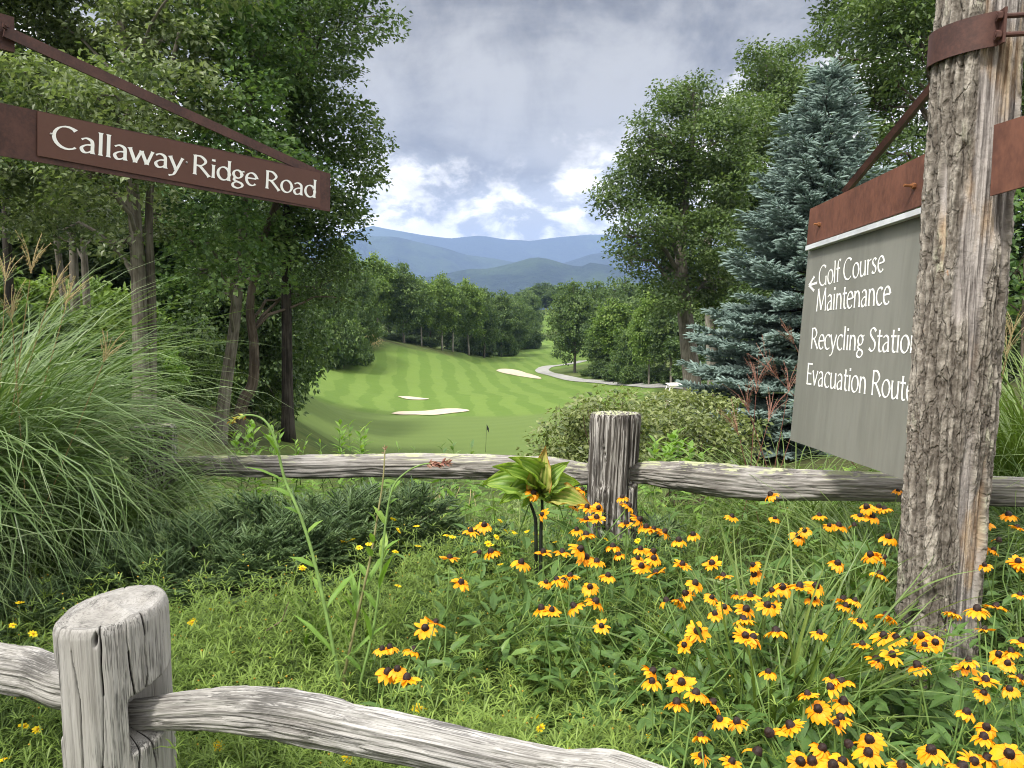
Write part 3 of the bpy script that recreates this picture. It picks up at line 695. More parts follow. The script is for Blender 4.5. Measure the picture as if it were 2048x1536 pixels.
def place_tree(k, px, D, top_py, w_px, label, group, leaf='leaf_mid', base=None, bark=None, lift=0.0):
    o = PROT[k] if k not in used else copy_tree(PROT[k]); used.add(k)
    b = on_ground(px, D) if base is None else base
    b[2] -= 0.1-lift
    h = at(px, top_py, D)[2]-b[2]; wd = w_px*D/F/PW[k]
    rz = (px*0.7131+D*1.917) % 6.283
    o.location = b; o.scale = (wd, wd, h); o.rotation_euler = (0, 0, rz)
    props(o, label, 'bush' if k == 4 else 'tree', group)
    PENDING.append((o, leaf, bark)); return o
PENDING = []

row = 'trees lining the far side of the fairway'
FAR_ROW = 'tall broadleaf tree with a bare pale trunk in the row lining the fairway'
FAR_ROW_L = 'light green broadleaf tree in the row lining the fairway'
FAR_ROW_D = 'dark green broadleaf tree with low branches in the row lining the fairway'
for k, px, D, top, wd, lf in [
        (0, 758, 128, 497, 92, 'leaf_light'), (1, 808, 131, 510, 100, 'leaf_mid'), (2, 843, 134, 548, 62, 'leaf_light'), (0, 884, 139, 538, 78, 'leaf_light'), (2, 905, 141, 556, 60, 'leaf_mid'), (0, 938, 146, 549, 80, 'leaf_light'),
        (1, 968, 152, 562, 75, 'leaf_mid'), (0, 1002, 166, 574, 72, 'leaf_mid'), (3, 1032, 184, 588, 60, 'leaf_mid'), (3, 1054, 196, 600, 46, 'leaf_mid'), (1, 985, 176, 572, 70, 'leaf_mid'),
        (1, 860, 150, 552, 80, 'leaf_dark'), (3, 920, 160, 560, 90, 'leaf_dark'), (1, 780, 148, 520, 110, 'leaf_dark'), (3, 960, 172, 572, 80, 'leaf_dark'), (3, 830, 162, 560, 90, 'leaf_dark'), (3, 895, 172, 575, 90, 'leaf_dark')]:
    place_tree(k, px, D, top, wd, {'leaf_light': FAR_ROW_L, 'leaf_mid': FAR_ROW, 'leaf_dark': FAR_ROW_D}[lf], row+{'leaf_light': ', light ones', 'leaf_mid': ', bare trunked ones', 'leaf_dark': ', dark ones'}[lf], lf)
place_tree(0, 690, 114, 468, 92, 'light green tree top rising between the road sign tip and the fairway row', None, 'leaf_light')
place_tree(3, 655, 102, 505, 120, 'broad dark green tree at the corner of the wood behind the straw coloured mound', None, 'leaf_mid')
place_tree(3, 722, 112, 520, 80, 'mid green rounded tree squeezed in behind the light green tree top', None, 'leaf_mid')
U_ = 'low dark bush under the trees lining the fairway'
for k, (px, D, top, wd) in enumerate([(735, 124, 648, 70), (785, 134, 664, 50), (825, 137, 668, 46), (858, 139, 672, 36), (925, 150, 668, 50), (968, 158, 664, 50), (1010, 168, 656, 50), (1048, 190, 645, 46), (1066, 192, 650, 36)]):
    place_tree(4, px, D, top, wd, U_, 'bushes under the fairway trees', 'leaf_dark' if k % 3 else 'leaf_mid')
for px, D, top, wd, lf in [(632, 97, 628, 95, 'leaf_mid'), (685, 100, 625, 90, 'leaf_mid'), (600, 96, 640, 80, 'leaf_dark'), (655, 99, 645, 90, 'leaf_mid'), (715, 104, 660, 55, 'leaf_mid')]:
    place_tree(4, px, D, top, wd, 'leafy bush at the edge of the mown grass below the wood', 'bushes at the edge of the mown grass', lf)
# far end of the valley
for k, px, D, top, wd, lf in [(1, 1030, 255, 582, 62, 'leaf_mid'), (3, 1058, 270, 572, 66, 'leaf_mid'), (1, 1092, 372, 560, 70, 'leaf_dark'), (3, 1072, 372, 566, 60, 'leaf_mid'), (1, 1116, 362, 568, 60, 'leaf_dark'), (3, 1046, 300, 580, 56, 'leaf_dark'),
                              (3, 1010, 262, 590, 60, 'leaf_mid'), (1, 1140, 350, 566, 60, 'leaf_mid'), (3, 1045, 340, 575, 60, 'leaf_dark'), (1, 1108, 372, 572, 50, 'leaf_mid')]:
    place_tree(k, px, D, top, wd, 'distant tree around the raised tee at the end of the valley', 'distant trees round the raised tee', lf)
place_tree(4, 1089, 262, 668, 12, 'single small round bush on the bank below the raised tee', None, 'leaf_mid')
# right of the cart path
place_tree(1, 1150, 121, 545, 118, 'lone round crowned tree standing inside the bend of the cart path', None, 'leaf_mid', bark='bark_grey')
rp = 'trees between the cart path and the blue spruce'
for k, px, D, top, wd, lf, lb_ in [
        (2, 1228, 100, 588, 92, 'leaf_light', 'pointed light green tree next to the lone tree beside the cart path'), (0, 1208, 108, 640, 80, 'leaf_mid', 'dark low tree behind the lone tree at the cart path bend'),
        (3, 1262, 92, 640, 75, 'leaf_mid', 'short dark green tree with a thin bare stem beside the cart path'), (0, 1300, 84, 572, 92, 'leaf_light', 'yellow green tall tree over the cart path'),
        (0, 1345, 80, 556, 110, 'leaf_oak', 'olive green tree with twin pale stems next to the golf cart'), (1, 1330, 100, 560, 130, 'leaf_oak', 'broad olive tree filling the wood behind the golf cart'),
        (1, 1195, 170, 548, 110, 'leaf_mid', 'rounded tree top on the ridge over the lone tree'), (3, 1250, 160, 541, 120, 'leaf_mid', 'wide tree top at the crest of the wood left of the oak'),
        (1, 1225, 140, 570, 90, 'leaf_oak', 'olive tree top between the pointed tree and the ridge'), (1, 1300, 130, 552, 110, 'leaf_mid', 'dark tree top below the lowest limb of the oak'),
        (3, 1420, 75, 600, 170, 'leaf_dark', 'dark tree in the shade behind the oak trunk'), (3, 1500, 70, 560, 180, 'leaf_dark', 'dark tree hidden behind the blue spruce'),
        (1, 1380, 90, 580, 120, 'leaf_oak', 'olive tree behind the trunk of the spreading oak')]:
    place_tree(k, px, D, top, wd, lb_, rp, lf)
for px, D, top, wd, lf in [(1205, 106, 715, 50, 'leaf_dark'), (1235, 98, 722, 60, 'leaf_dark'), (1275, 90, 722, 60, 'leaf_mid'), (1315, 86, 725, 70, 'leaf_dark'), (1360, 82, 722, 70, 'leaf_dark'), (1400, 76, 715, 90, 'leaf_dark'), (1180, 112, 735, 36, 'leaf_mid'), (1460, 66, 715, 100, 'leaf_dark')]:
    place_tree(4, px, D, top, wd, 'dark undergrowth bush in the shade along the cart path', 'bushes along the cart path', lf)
place_tree(4, 1448, 34, 752, 75, 'rounded bright bush between the golf cart and the blue spruce', None, 'leaf_weed')
# depth of the wood on the left and on the right
wd_l = 'trees deep in the wood behind the trunks'
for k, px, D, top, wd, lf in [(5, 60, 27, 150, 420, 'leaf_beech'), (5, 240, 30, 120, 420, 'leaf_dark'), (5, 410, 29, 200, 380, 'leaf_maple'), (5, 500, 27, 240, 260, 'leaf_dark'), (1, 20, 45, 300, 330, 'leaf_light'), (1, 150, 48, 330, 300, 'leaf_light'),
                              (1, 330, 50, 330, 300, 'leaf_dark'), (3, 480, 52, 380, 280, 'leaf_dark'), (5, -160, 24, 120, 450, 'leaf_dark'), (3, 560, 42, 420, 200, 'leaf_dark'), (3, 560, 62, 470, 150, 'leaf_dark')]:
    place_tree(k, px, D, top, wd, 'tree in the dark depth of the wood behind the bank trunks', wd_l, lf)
for px, D, top, wd, lf in [(30, 22, 520, 240, 'leaf_light'), (210, 23, 540, 200, 'leaf_light'), (360, 22, 610, 180, 'leaf_dark'), (420, 26, 640, 110, 'leaf_light'), (530, 32, 650, 90, 'leaf_light'), (90, 34, 500, 260, 'leaf_weed'), (375, 20, 660, 110, 'leaf_mid'), (535, 36, 640, 80, 'leaf_light'), (30, 13, 600, 300, 'leaf_dark'), (150, 15, 600, 260, 'leaf_light'), (235, 14, 650, 160, 'leaf_dark'), (-150, 13, 560, 300, 'leaf_dark'), (-120, 20, 520, 240, 'leaf_dark'), (315, 19, 690, 110, 'leaf_weed')]:  # lighter leaf colours on some bushes stand in for a lit understorey
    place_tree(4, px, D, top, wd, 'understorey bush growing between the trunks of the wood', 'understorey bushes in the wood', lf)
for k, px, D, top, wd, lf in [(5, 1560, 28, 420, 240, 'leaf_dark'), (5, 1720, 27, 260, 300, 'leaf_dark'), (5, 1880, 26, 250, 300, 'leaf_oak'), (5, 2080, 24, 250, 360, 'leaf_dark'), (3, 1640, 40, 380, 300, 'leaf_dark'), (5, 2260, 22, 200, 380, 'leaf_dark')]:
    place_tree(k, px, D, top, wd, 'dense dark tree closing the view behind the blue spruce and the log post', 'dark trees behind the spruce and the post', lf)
for o, lf, bk in PENDING:
    for c in [x for x in o.children]:
        nm = c.name.split('.')[0]
        s_ = c.material_slots[0]
        want = M[lf] if nm == 'crown' else (M[bk] if bk else None)
        if want is not None: s_.link = 'OBJECT'; s_.material = want

# ------------------------------------------------------------------ conifers
def shoots(mb, rng, A, B, nn, nl, nw, core, tint, spread=0.75, tipt=0.25):
    """needle-clad twigs from A to B: a thin core and nn needles each"""
    n = len(A); d = B-A; ln = np.linalg.norm(d, axis=1); ax = unit(d)
    u = unit(np.cross(ax, rng.normal(size=(n, 3)))); v = np.cross(ax, u)
    tint = np.broadcast_to(tint, (n,))
    if core > 0:
        ang = np.arange(4)/4*2*math.pi
        ring = np.cos(ang)[None, :, None]*u[:, None]+np.sin(ang)[None, :, None]*v[:, None]
        Vc = np.concatenate([(A[:, None]+ring*core*0.8), (A+d*0.75)[:, None]+ring*core, B[:, None]], 1)
        k = np.arange(n)[:, None, None]*9
        q = np.array([[j, (j+1) % 4, 4+(j+1) % 4, 4+j] for j in range(4)]); t_ = np.array([[4+j, 4+(j+1) % 4, 8] for j in range(4)])
        mb.add(Vc.reshape(-1, 3), (k+q).reshape(-1, 4), (k+t_).reshape(-1, 3), np.repeat(np.clip(tint-0.12, 0, 1), 9))
    s = rng.random((n, nn)); a = rng.random((n, nn))*2*math.pi
    side = np.cos(a)[..., None]*u[:, None]+np.sin(a)[..., None]*v[:, None]
    p = A[:, None]+d[:, None]*s[..., None]
    dr = unit(ax[:, None]*0.75+side*spread+rng.normal(size=(n, nn, 3))*0.12)
    L_ = nl*(0.75+0.4*rng.random((n, nn)))*np.clip(1.25-0.5*s, 0.5, 1.2)
    tip = p+dr*L_[..., None]; wv = unit(np.cross(dr, rng.normal(size=(n, nn, 3))))*nw*0.5
    V = np.stack([p-wv, p+wv, tip], 2).reshape(-1, 3)
    t = np.clip(tint[:, None]+(s-0.5)*tipt+rng.normal(size=(n, nn))*0.08, 0, 1)
    mb.add(V, None, np.arange(len(V)).reshape(-1, 3), np.repeat(t.ravel(), 3))

def blue_spruce():
    rng = np.random.default_rng(77)
    D = 13.6; b = on_ground(1598, D); top = at(1668, 112, D); H = top[2]-b[2]
    axis = lambda z: b+(top-b)*(z/H)*np.array([1, 1, 1])
    t = empty('blue_spruce', b, 'silvery blue spruce with layered boughs standing between the oak and the grey sign', 'tree')
    tb = MB(); tube(tb, np.array([axis(z) for z in np.linspace(-0.1, H-0.05, 14)]), np.linspace(0.12, 0.008, 14), 10)
    A = []; B = []; TT = []
    z = 0.25; k = 0
    while z < H-0.22:
        f = z/H; R = 2.30*(1-f)**0.92*(1.0+0.1*rng.normal())+0.10
        if f < 0.12: R *= 0.85
        nb = 9 if f < 0.7 else 7
        for q in range(nb):
            az = (q+0.5*(k % 2)+rng.uniform(-0.25, 0.25))/nb*2*math.pi; Rb = R*rng.uniform(0.80, 1.10)
            hd = np.array([math.cos(az), math.sin(az), 0]); sd = np.array([-hd[1], hd[0], 0])
            z0 = z+rng.uniform(-0.07, 0.07); rise = (-0.14 if f < 0.4 else 0.10+0.5*(f-0.4)) + rng.normal()*0.04
            ss = np.linspace(0, 1, 9)
            bp = axis(z0)+hd*(Rb*ss)[:, None]+np.array([0, 0, 1])*(Rb*(rise*ss+0.20*ss**2.2))[:, None]
            tube(tb, bp, np.linspace(0.022*(1-f)+0.006, 0.004, 9), 4, cap=False)
            nsub = max(3, int(Rb/0.105))
            for m_ in range(nsub):
                s = 0.22+0.78*(m_+rng.random()*0.6)/nsub if f < 0.85 else (m_+0.4)/nsub
                if s > 1: s = 1
                p = axis(z0)+hd*Rb*s+np.array([0, 0, 1])*Rb*(rise*s+0.20*s**2.2)
                for sgn in (-1, 1):
                    sl_ = (0.10+0.62*Rb*0.52*(1-s)**0.7)*rng.uniform(0.75, 1.2); sl_ = min(sl_, 0.62)
                    dv = unit(hd*0.72+sd*sgn*0.80+np.array([0, 0, rng.normal()*0.10+0.03]))
                    tube(tb, np.array([p, p+dv*sl_]), [0.005, 0.003], 3, cap=False)
                    nf = max(1, int(sl_/0.075))
                    for g in range(nf):
                        o = p+dv*sl_*(g+0.6*rng.random())/nf
                        for e in ((-1, 1) if sl_ > 0.14 else (1,)):
                            lat = unit(np.cross(dv, [0, 0, 1]))*e
                            fd = unit(dv*0.9+lat*0.6+np.array([0, 0, 0.28+rng.normal()*0.2])+rng.normal(size=3)*0.12)
                            A.append(o); B.append(o+fd*rng.uniform(0.11, 0.18)); TT.append(rng.normal()*0.11)
                    A.append(p+dv*sl_*0.8); B.append(p+dv*(sl_*0.8+0.15)); TT.append(0.08)
                if rng.random() < 0.6:
                    fd = unit(hd*0.6+np.array([0, 0, 0.75])+rng.normal(size=3)*0.25); A.append(p); B.append(p+fd*0.11); TT.append(0.05)
            e_ = axis(z0)+hd*Rb+np.array([0, 0, 1])*Rb*(rise+0.20); A.append(e_); B.append(e_+unit(hd+np.array([0, 0, 0.25]))*0.17); TT.append(0.12)
        z += (0.245 if f < 0.6 else 0.19)*rng.uniform(0.9, 1.1); k += 1
    for z in np.linspace(H-0.75, H-0.1, 9):
        for q in range(5):
            a = rng.random()*6.28; p = axis(z); dd = unit(np.array([math.cos(a)*0.7, math.sin(a)*0.7, 0.9])); A.append(p); B.append(p+dd*(0.10+0.28*(H-z))); TT.append(0.1)
    A.append(axis(H-0.30)); B.append(axis(H)); TT.append(0.1)
    A = np.array(A); B = np.array(B); TT = np.array(TT)
    cr = MB(); shoots(cr, rng, A, B, 26, 0.034, 0.0075, 0.017, np.clip(0.48+TT, 0, 1), 0.75, 0.3)
    note(t, tb.build('trunk', M['bark_dark'], t, True), cr.build('crown', M['spruce_blue'], t))
    return len(A)
blue_spruce()

def dwarf_spruce(c, rx, ry, h, n, seed, label, name='dwarf_spruce', lobes=7, sc=1.0):
    """low mound of spruce sprays over a tangle of twigs"""
    rng = np.random.default_rng(seed); c = np.asarray(c, float)
    t = empty(name, c, label, 'shrub', None)
    lc = np.stack([rng.uniform(-0.75, 0.75, lobes)*rx, rng.uniform(-0.75, 0.75, lobes)*ry, rng.uniform(0.35, 0.75, lobes)*h], -1)
    lr = np.stack([rng.uniform(0.35, 0.5, lobes)*rx, rng.uniform(0.45, 0.6, lobes)*ry, rng.uniform(0.35, 0.5, lobes)*h], -1)
    A = []; B = []; T_ = []; tb = MB()
    k = rng.integers(0, lobes, n); d = rdir(rng, n); d[:, 2] = np.where(d[:, 2] < 0, d[:, 2]*-0.55 if False else np.where(rng.random(n) < 0.5, -d[:, 2], d[:, 2]*0.8), d[:, 2]); d = unit(d)
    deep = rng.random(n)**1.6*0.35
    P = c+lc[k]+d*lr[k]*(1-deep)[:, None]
    P[:, 2] = np.maximum(P[:, 2], c[2]+0.04)
    rad = unit((P-c)*np.array([1, 1, 0.2]))
    dv = unit(d*0.55+rad*0.55+np.array([0, 0, 0.42])+rng.normal(size=(n, 3))*0.22)
    dv[:, 2] = np.maximum(dv[:, 2], -0.05)
    for i_ in range(n):
        L = rng.uniform(0.12, 0.20)*sc; p0 = P[i_]-dv[i_]*L*0.7; side = unit(np.cross(dv[i_], [0.1, 0.05, 1.0]))
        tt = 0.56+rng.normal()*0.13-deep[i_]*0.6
        A.append(p0); B.append(p0+dv[i_]*L); T_.append(tt+0.05)
        for m_ in range(3):
            s = 0.25+0.22*m_+rng.random()*0.1
            for e in (-1, 1):
                sd = unit(dv[i_]*0.75+side*e*0.75+np.array([0, 0, rng.normal()*0.15])); l2 = L*(0.62-0.35*s)*rng.uniform(0.8, 1.2)
                o = p0+dv[i_]*L*s; A.append(o); B.append(o+sd*l2); T_.append(tt+rng.normal()*0.05)
        if i_ % 12 == 0: limb(tb, c+np.array([rng.normal()*rx*0.2, rng.normal()*ry*0.2, 0]), p0, 0.008*sc, 0.002, rng, 0.05, 4, 6)
    A = np.array(A); B = np.array(B)
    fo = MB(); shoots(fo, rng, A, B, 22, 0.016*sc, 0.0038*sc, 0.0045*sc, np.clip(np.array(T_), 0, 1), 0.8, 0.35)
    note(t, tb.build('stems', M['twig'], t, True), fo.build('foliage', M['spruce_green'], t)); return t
def gnd(px, py): 
    p = at_z(px, py, 0.0); return np.array([p[0], p[1], 0.0])
dwarf_spruce((-1.42, 3.42, 0.0), 0.66, 0.36, 0.56, 1150, 51, 'dense low dark green spruce mound between the tall grass and the near fence post', lobes=11)
dwarf_spruce((-0.86, 3.74, 0.0), 0.55, 0.26, 0.56, 700, 52, 'low dark green spruce mound crowded against the near side of the far rail', lobes=9)
dwarf_spruce((-0.36, 3.92, 0.0), 0.45, 0.24, 0.36, 420, 55, 'low flat spruce mound before the straw stalks under the far rail', lobes=7)
dwarf_spruce((-1.95, 2.95, 0.0), 0.40, 0.35, 0.34, 360, 54, 'small dark spruce mound in the shade of the tall grass', lobes=6)
dwarf_spruce((0.55, 3.75, 0.0), 0.35, 0.25, 0.36, 260, 53, 'small dark spruce tuft at the foot of the far fence post', lobes=5)

def shrub(name, label, lobes, L, Wd, lad, leaf, seed, base, cl=0.12, m=22, shape=4, tbias=0.18, stemw=0.012):
    rng = np.random.default_rng(seed); base = np.asarray(base, float)
    t = empty(name, base, label, 'shrub'); tb = MB(); fo = MB()
    cc = fill_lobes(fo, rng, lobes, L, Wd, lad, cl, m, flat=0.5, shell=0.7, shape=shape, tbias=tbias)
    for p in cc[rng.choice(len(cc), min(len(cc), 60), replace=False)]:
        limb(tb, base+np.array([rng.normal()*0.15, rng.normal()*0.1, -0.05]), p, stemw, stemw*0.25, rng, 0.08, 5, 6)
    note(t, tb.build('stems', M['twig'], t, True), fo.build('foliage', leaf, t)); return t
rngS = np.random.default_rng(9)
SH1 = [(1140, 850, 45), (1100, 880, 35), (1180, 820, 40), (1170, 880, 50), (1230, 800, 35), (1250, 870, 55), (1200, 770+60, 30), (1080, 905, 25), (1290, 900, 50), (1120, 920, 45), (1200, 940, 60), (1280, 830, 45), (1160, 806, 18), (1215, 790, 20)]
shrub('burning_bush', 'wide olive green bush with fine leaves spreading behind the far fence post', px_lobes(rngS, SH1, 7.6, 0.08), 0.060, 0.035, 11.0, M['leaf_shrub'], 61, on_ground(1190, 7.6))
SH2 = [(1330, 818, 38), (1390, 818, 38), (1360, 850, 55), (1440, 830, 45), (1420, 890, 55), (1320, 880, 50), (1480, 870, 40), (1300, 808, 22), (1380, 930, 60), (1470, 920, 45), (1420, 790, 20), (1455, 800, 22), (1352, 804, 28), (1330, 806, 24), (1375, 802, 24)]
shrub('burning_bush', 'olive green fine leaved bush at the foot of the blue spruce', px_lobes(rngS, SH2, 8.6, 0.08), 0.062, 0.036, 11.0, M['leaf_shrub'], 62, on_ground(1390, 8.6))

# ------------------------------------------------------------------ grasses
def blades(mb, rng, base, az, lean, L, Wd, droop, nseg=8, tint=0.35, mid=0.55, twist=0.5, mat=0):
    n = len(base); t = np.linspace(0, 1, nseg+1)
    th = lean[:, None]+droop[:, None]*t[None]**1.9
    ds = L[:, None]/nseg
    hx = np.cumsum(np.sin(th)*ds, 1)-np.sin(th[:, :1])*ds; hz = np.cumsum(np.cos(th)*ds, 1)-np.cos(th[:, :1])*ds
    azt = az[:, None]+rng.normal(size=n)[:, None]*0.35*t[None]**2
    h = np.stack([np.cos(azt), np.sin(azt), 0*azt], -1)
    P = base[:, None]+h*hx[..., None]+np.array([0, 0, 1.0])*hz[..., None]
    sd = np.stack([-np.sin(azt), np.cos(azt), 0*azt], -1)
    nrm = np.cross(sd, h*np.sin(th)[..., None]+np.array([0, 0, 1.0])*np.cos(th)[..., None])
    tw = (rng.normal(size=n)*twist)[:, None]*(0.3+t[None])
    wv = sd*np.cos(tw)[..., None]+nrm*np.sin(tw)[..., None]; nv = nrm*np.cos(tw)[..., None]-sd*np.sin(tw)[..., None]
    w = Wd[:, None]*np.minimum(1, 0.55+t[None]*3)*(1-t[None]**2.6)*0.5+0.0004
    V = np.stack([P-wv*w[..., None], P-nv*w[..., None]*0.35, P+wv*w[..., None]], 2)
    tt = np.broadcast_to(tint, (n,))[:, None]+0.10*t[None]
    TT = np.stack([tt, tt+mid*0.7, tt], 2)+0*V[..., 0]
    k = np.arange(n)[:, None, None]*(nseg+1)*3+np.arange(nseg)[None, :, None]*3
    q = np.array([[0, 1, 4, 3], [1, 2, 5, 4]])
    Q = (k[..., None]+q[None, None]).reshape(-1, 4)
    mb.add(V.reshape(-1, 3), Q, None, np.clip(TT, 0, 1).reshape(-1), None, mat)
    return P

def plume(base, d, L, seed, mat_, parent, nb=9, name='seed_head'):
    rng = np.random.default_rng(seed); mb = MB(); d = unit(d)
    st = np.array([base-d*0.75*1.0+np.array([0, 0, -0.0]), base]); tube(mb, st, [0.0028, 0.002], 4, 0.2)
    for k in range(nb):
        a = rng.random()*6.28; u = unit(np.cross(d, [math.cos(a), math.sin(a), 0.3])); s = rng.random()*0.35*L
        p0 = base+d*s; l = L*rng.uniform(0.55, 1.0)
        pts = crm([p0, p0+unit(d+u*0.38)*l*0.5, p0+unit(d+u*0.50+np.array([0, 0, -0.06]))*l], 7); tube(mb, pts, np.linspace(0.0016, 0.0009, 7), 3, 0.4+0.4*rng.random(), cap=False)
        m_ = 26; q = rng.random(m_); C = p0+(pts[-1]-p0)*q[:, None]
        U = unit(unit(pts[-1]-p0)+rng.normal(size=(m_, 3))*0.45); leaves(mb, rng, C, U, rdir(rng, m_), 0.008, 0.0026, np.clip(0.55+rng.normal(size=m_)*0.25, 0, 1))
    return mb.build(name, mat_, parent)

def clump(name, label, c, n, seed, Lr, Wr, lean, droop, spread, mat_, group=None, azr=(0, 6.283), plumes=(), pmat=None, tint=(0.30, 0.10), mid=0.55, nseg=9, cat='grass clump'):
    rng = np.random.default_rng(seed); c = np.asarray(c, float)
    t = empty(name, c, label, cat, group)
    r = np.sqrt(rng.random(n))*spread; a0 = rng.uniform(0, 6.283, n)
    base = c+np.stack([np.cos(a0)*r, np.sin(a0)*r, 0*r-0.02], -1)
    az = np.where(rng.random(n) < 0.6, a0+rng.normal(size=n)*0.6, rng.uniform(azr[0], azr[1], n))
    mb = MB(); blades(mb, rng, base, az, np.abs(rng.normal(size=n))*lean[1]+lean[0]+r/spread*lean[1], rng.uniform(*Lr, n), rng.uniform(*Wr, n), rng.uniform(*droop, n), nseg, np.clip(tint[0]+rng.normal(size=n)*tint[1], 0, 1), mid)
    ks = [mb.build('blades', mat_, t)]
    for k, (p, d, L) in enumerate(plumes): ks.append(plume(np.asarray(p, float), np.asarray(d, float), L, seed*7+k, pmat or M['plume'], t))
    note(t, *ks); return t

mis = []
for px, py, D, L, dx in [(60, 560, 3.5, 0.19, 0.25), (95, 610, 3.6, 0.21, 0.55), (25, 650, 3.3, 0.18, -0.1), (130, 620, 3.7, 0.17, 0.5), (10, 570, 3.8, 0.17, 0.1), (205, 730, 3.4, 0.15, 0.7)]:
    mis.append((at(px, py, D), (dx*0.6, 0.1, 1.0), L))
clump('ornamental_grass', 'tall arching silver striped grass clump with tan plumes filling the corner below the road sign', (-2.88, 3.62, 0), 2600, 71, (1.45, 2.25), (0.008, 0.014), (0.02, 0.11), (0.9, 2.9), 0.36, M['blade'], plumes=mis, tint=(0.22, 0.12), mid=0.5)
clump('ornamental_grass', 'arching silver striped grass clump spilling over the near side of the tall one', (-2.90, 2.95, 0), 1100, 72, (1.0, 1.55), (0.008, 0.014), (0.03, 0.15), (1.3, 2.7), 0.26, M['blade'])
clump('ornamental_grass', 'arching grass clump hiding the end of the far rail', (-2.28, 4.05, 0), 900, 73, (0.8, 1.3), (0.007, 0.012), (0.03, 0.13), (1.2, 2.8), 0.24, M['blade'])
clump('ornamental_grass', 'tall fine grass clump behind the log post', (3.15, 4.5, 0), 1500, 74, (1.3, 1.9), (0.006, 0.011), (0.05, 0.2), (0.8, 1.9), 0.25, M['blade_light'], mid=0.25,
      plumes=[(at(2010, 720, 4.2), (0.1, 0, 1), 0.22), (at(2022, 680, 4.3), (0.15, 0, 1), 0.2)], pmat=M['plume'])
clump('ornamental_grass', 'grass clump at the foot of the log post, beyond the yellow flowers', (2.75, 3.55, 0), 800, 75, (0.75, 1.2), (0.006, 0.011), (0.1, 0.3), (0.9, 2.0), 0.22, M['blade'], mid=0.3)
rp_ = []
for px, py, D, L, dx in [(1512, 790, 4.6, 0.24, 0.05), (1500, 830, 4.5, 0.2, -0.35), (1575, 790, 4.7, 0.22, 0.15), (1535, 850, 4.5, 0.2, 0.25), (1590, 690, 4.9, 0.2, -0.5), (1560, 760, 4.8, 0.26, -0.9), (1480, 880, 4.4, 0.2, -0.25), (1596, 830, 4.6, 0.2, 0.3)]:
    rp_.append((at(px, py, D), (dx, 0.05, 1.0), L))
clump('ornamental_grass', 'green grass tuft with dark red plumes under the grey sign panel', (1.72, 4.55, 0), 420, 76, (0.65, 1.1), (0.006, 0.010), (0.08, 0.35), (0.7, 2.0), 0.22, M['blade_light'], mid=0.2, plumes=rp_, pmat=M['plume_red'])
clump('ornamental_grass', 'grass tuft arching over the rail beside the log post', (1.75, 3.45, 0), 300, 77, (0.7, 1.1), (0.006, 0.010), (0.08, 0.3), (0.8, 2.0), 0.16, M['blade_light'], mid=0.25)
clump('daylily_clump', 'upright strap leaved clump among the orange flowers', (0.82, 2.35, 0), 150, 78, (0.55, 1.0), (0.010, 0.017), (0.03, 0.22), (0.15, 1.5), 0.10, M['blade_light'], mid=0.2, cat='plant')
clump('daylily_clump', 'fresh strap leaved tuft among the ground cover before the near rail', (0.20, 1.98, 0), 110, 79, (0.22, 0.42), (0.007, 0.012), (0.05, 0.35), (0.1, 0.8), 0.12, M['blade_light'], mid=0.15, tint=(0.5, 0.1), cat='plant')
clump('daylily_clump', 'strap leaved clump growing behind the orange flowers left of the log', (1.22, 2.75, 0), 170, 80, (0.5, 0.85), (0.010, 0.018), (0.05, 0.3), (0.4, 1.6), 0.12, M['blade_light'], mid=0.2, cat='plant')

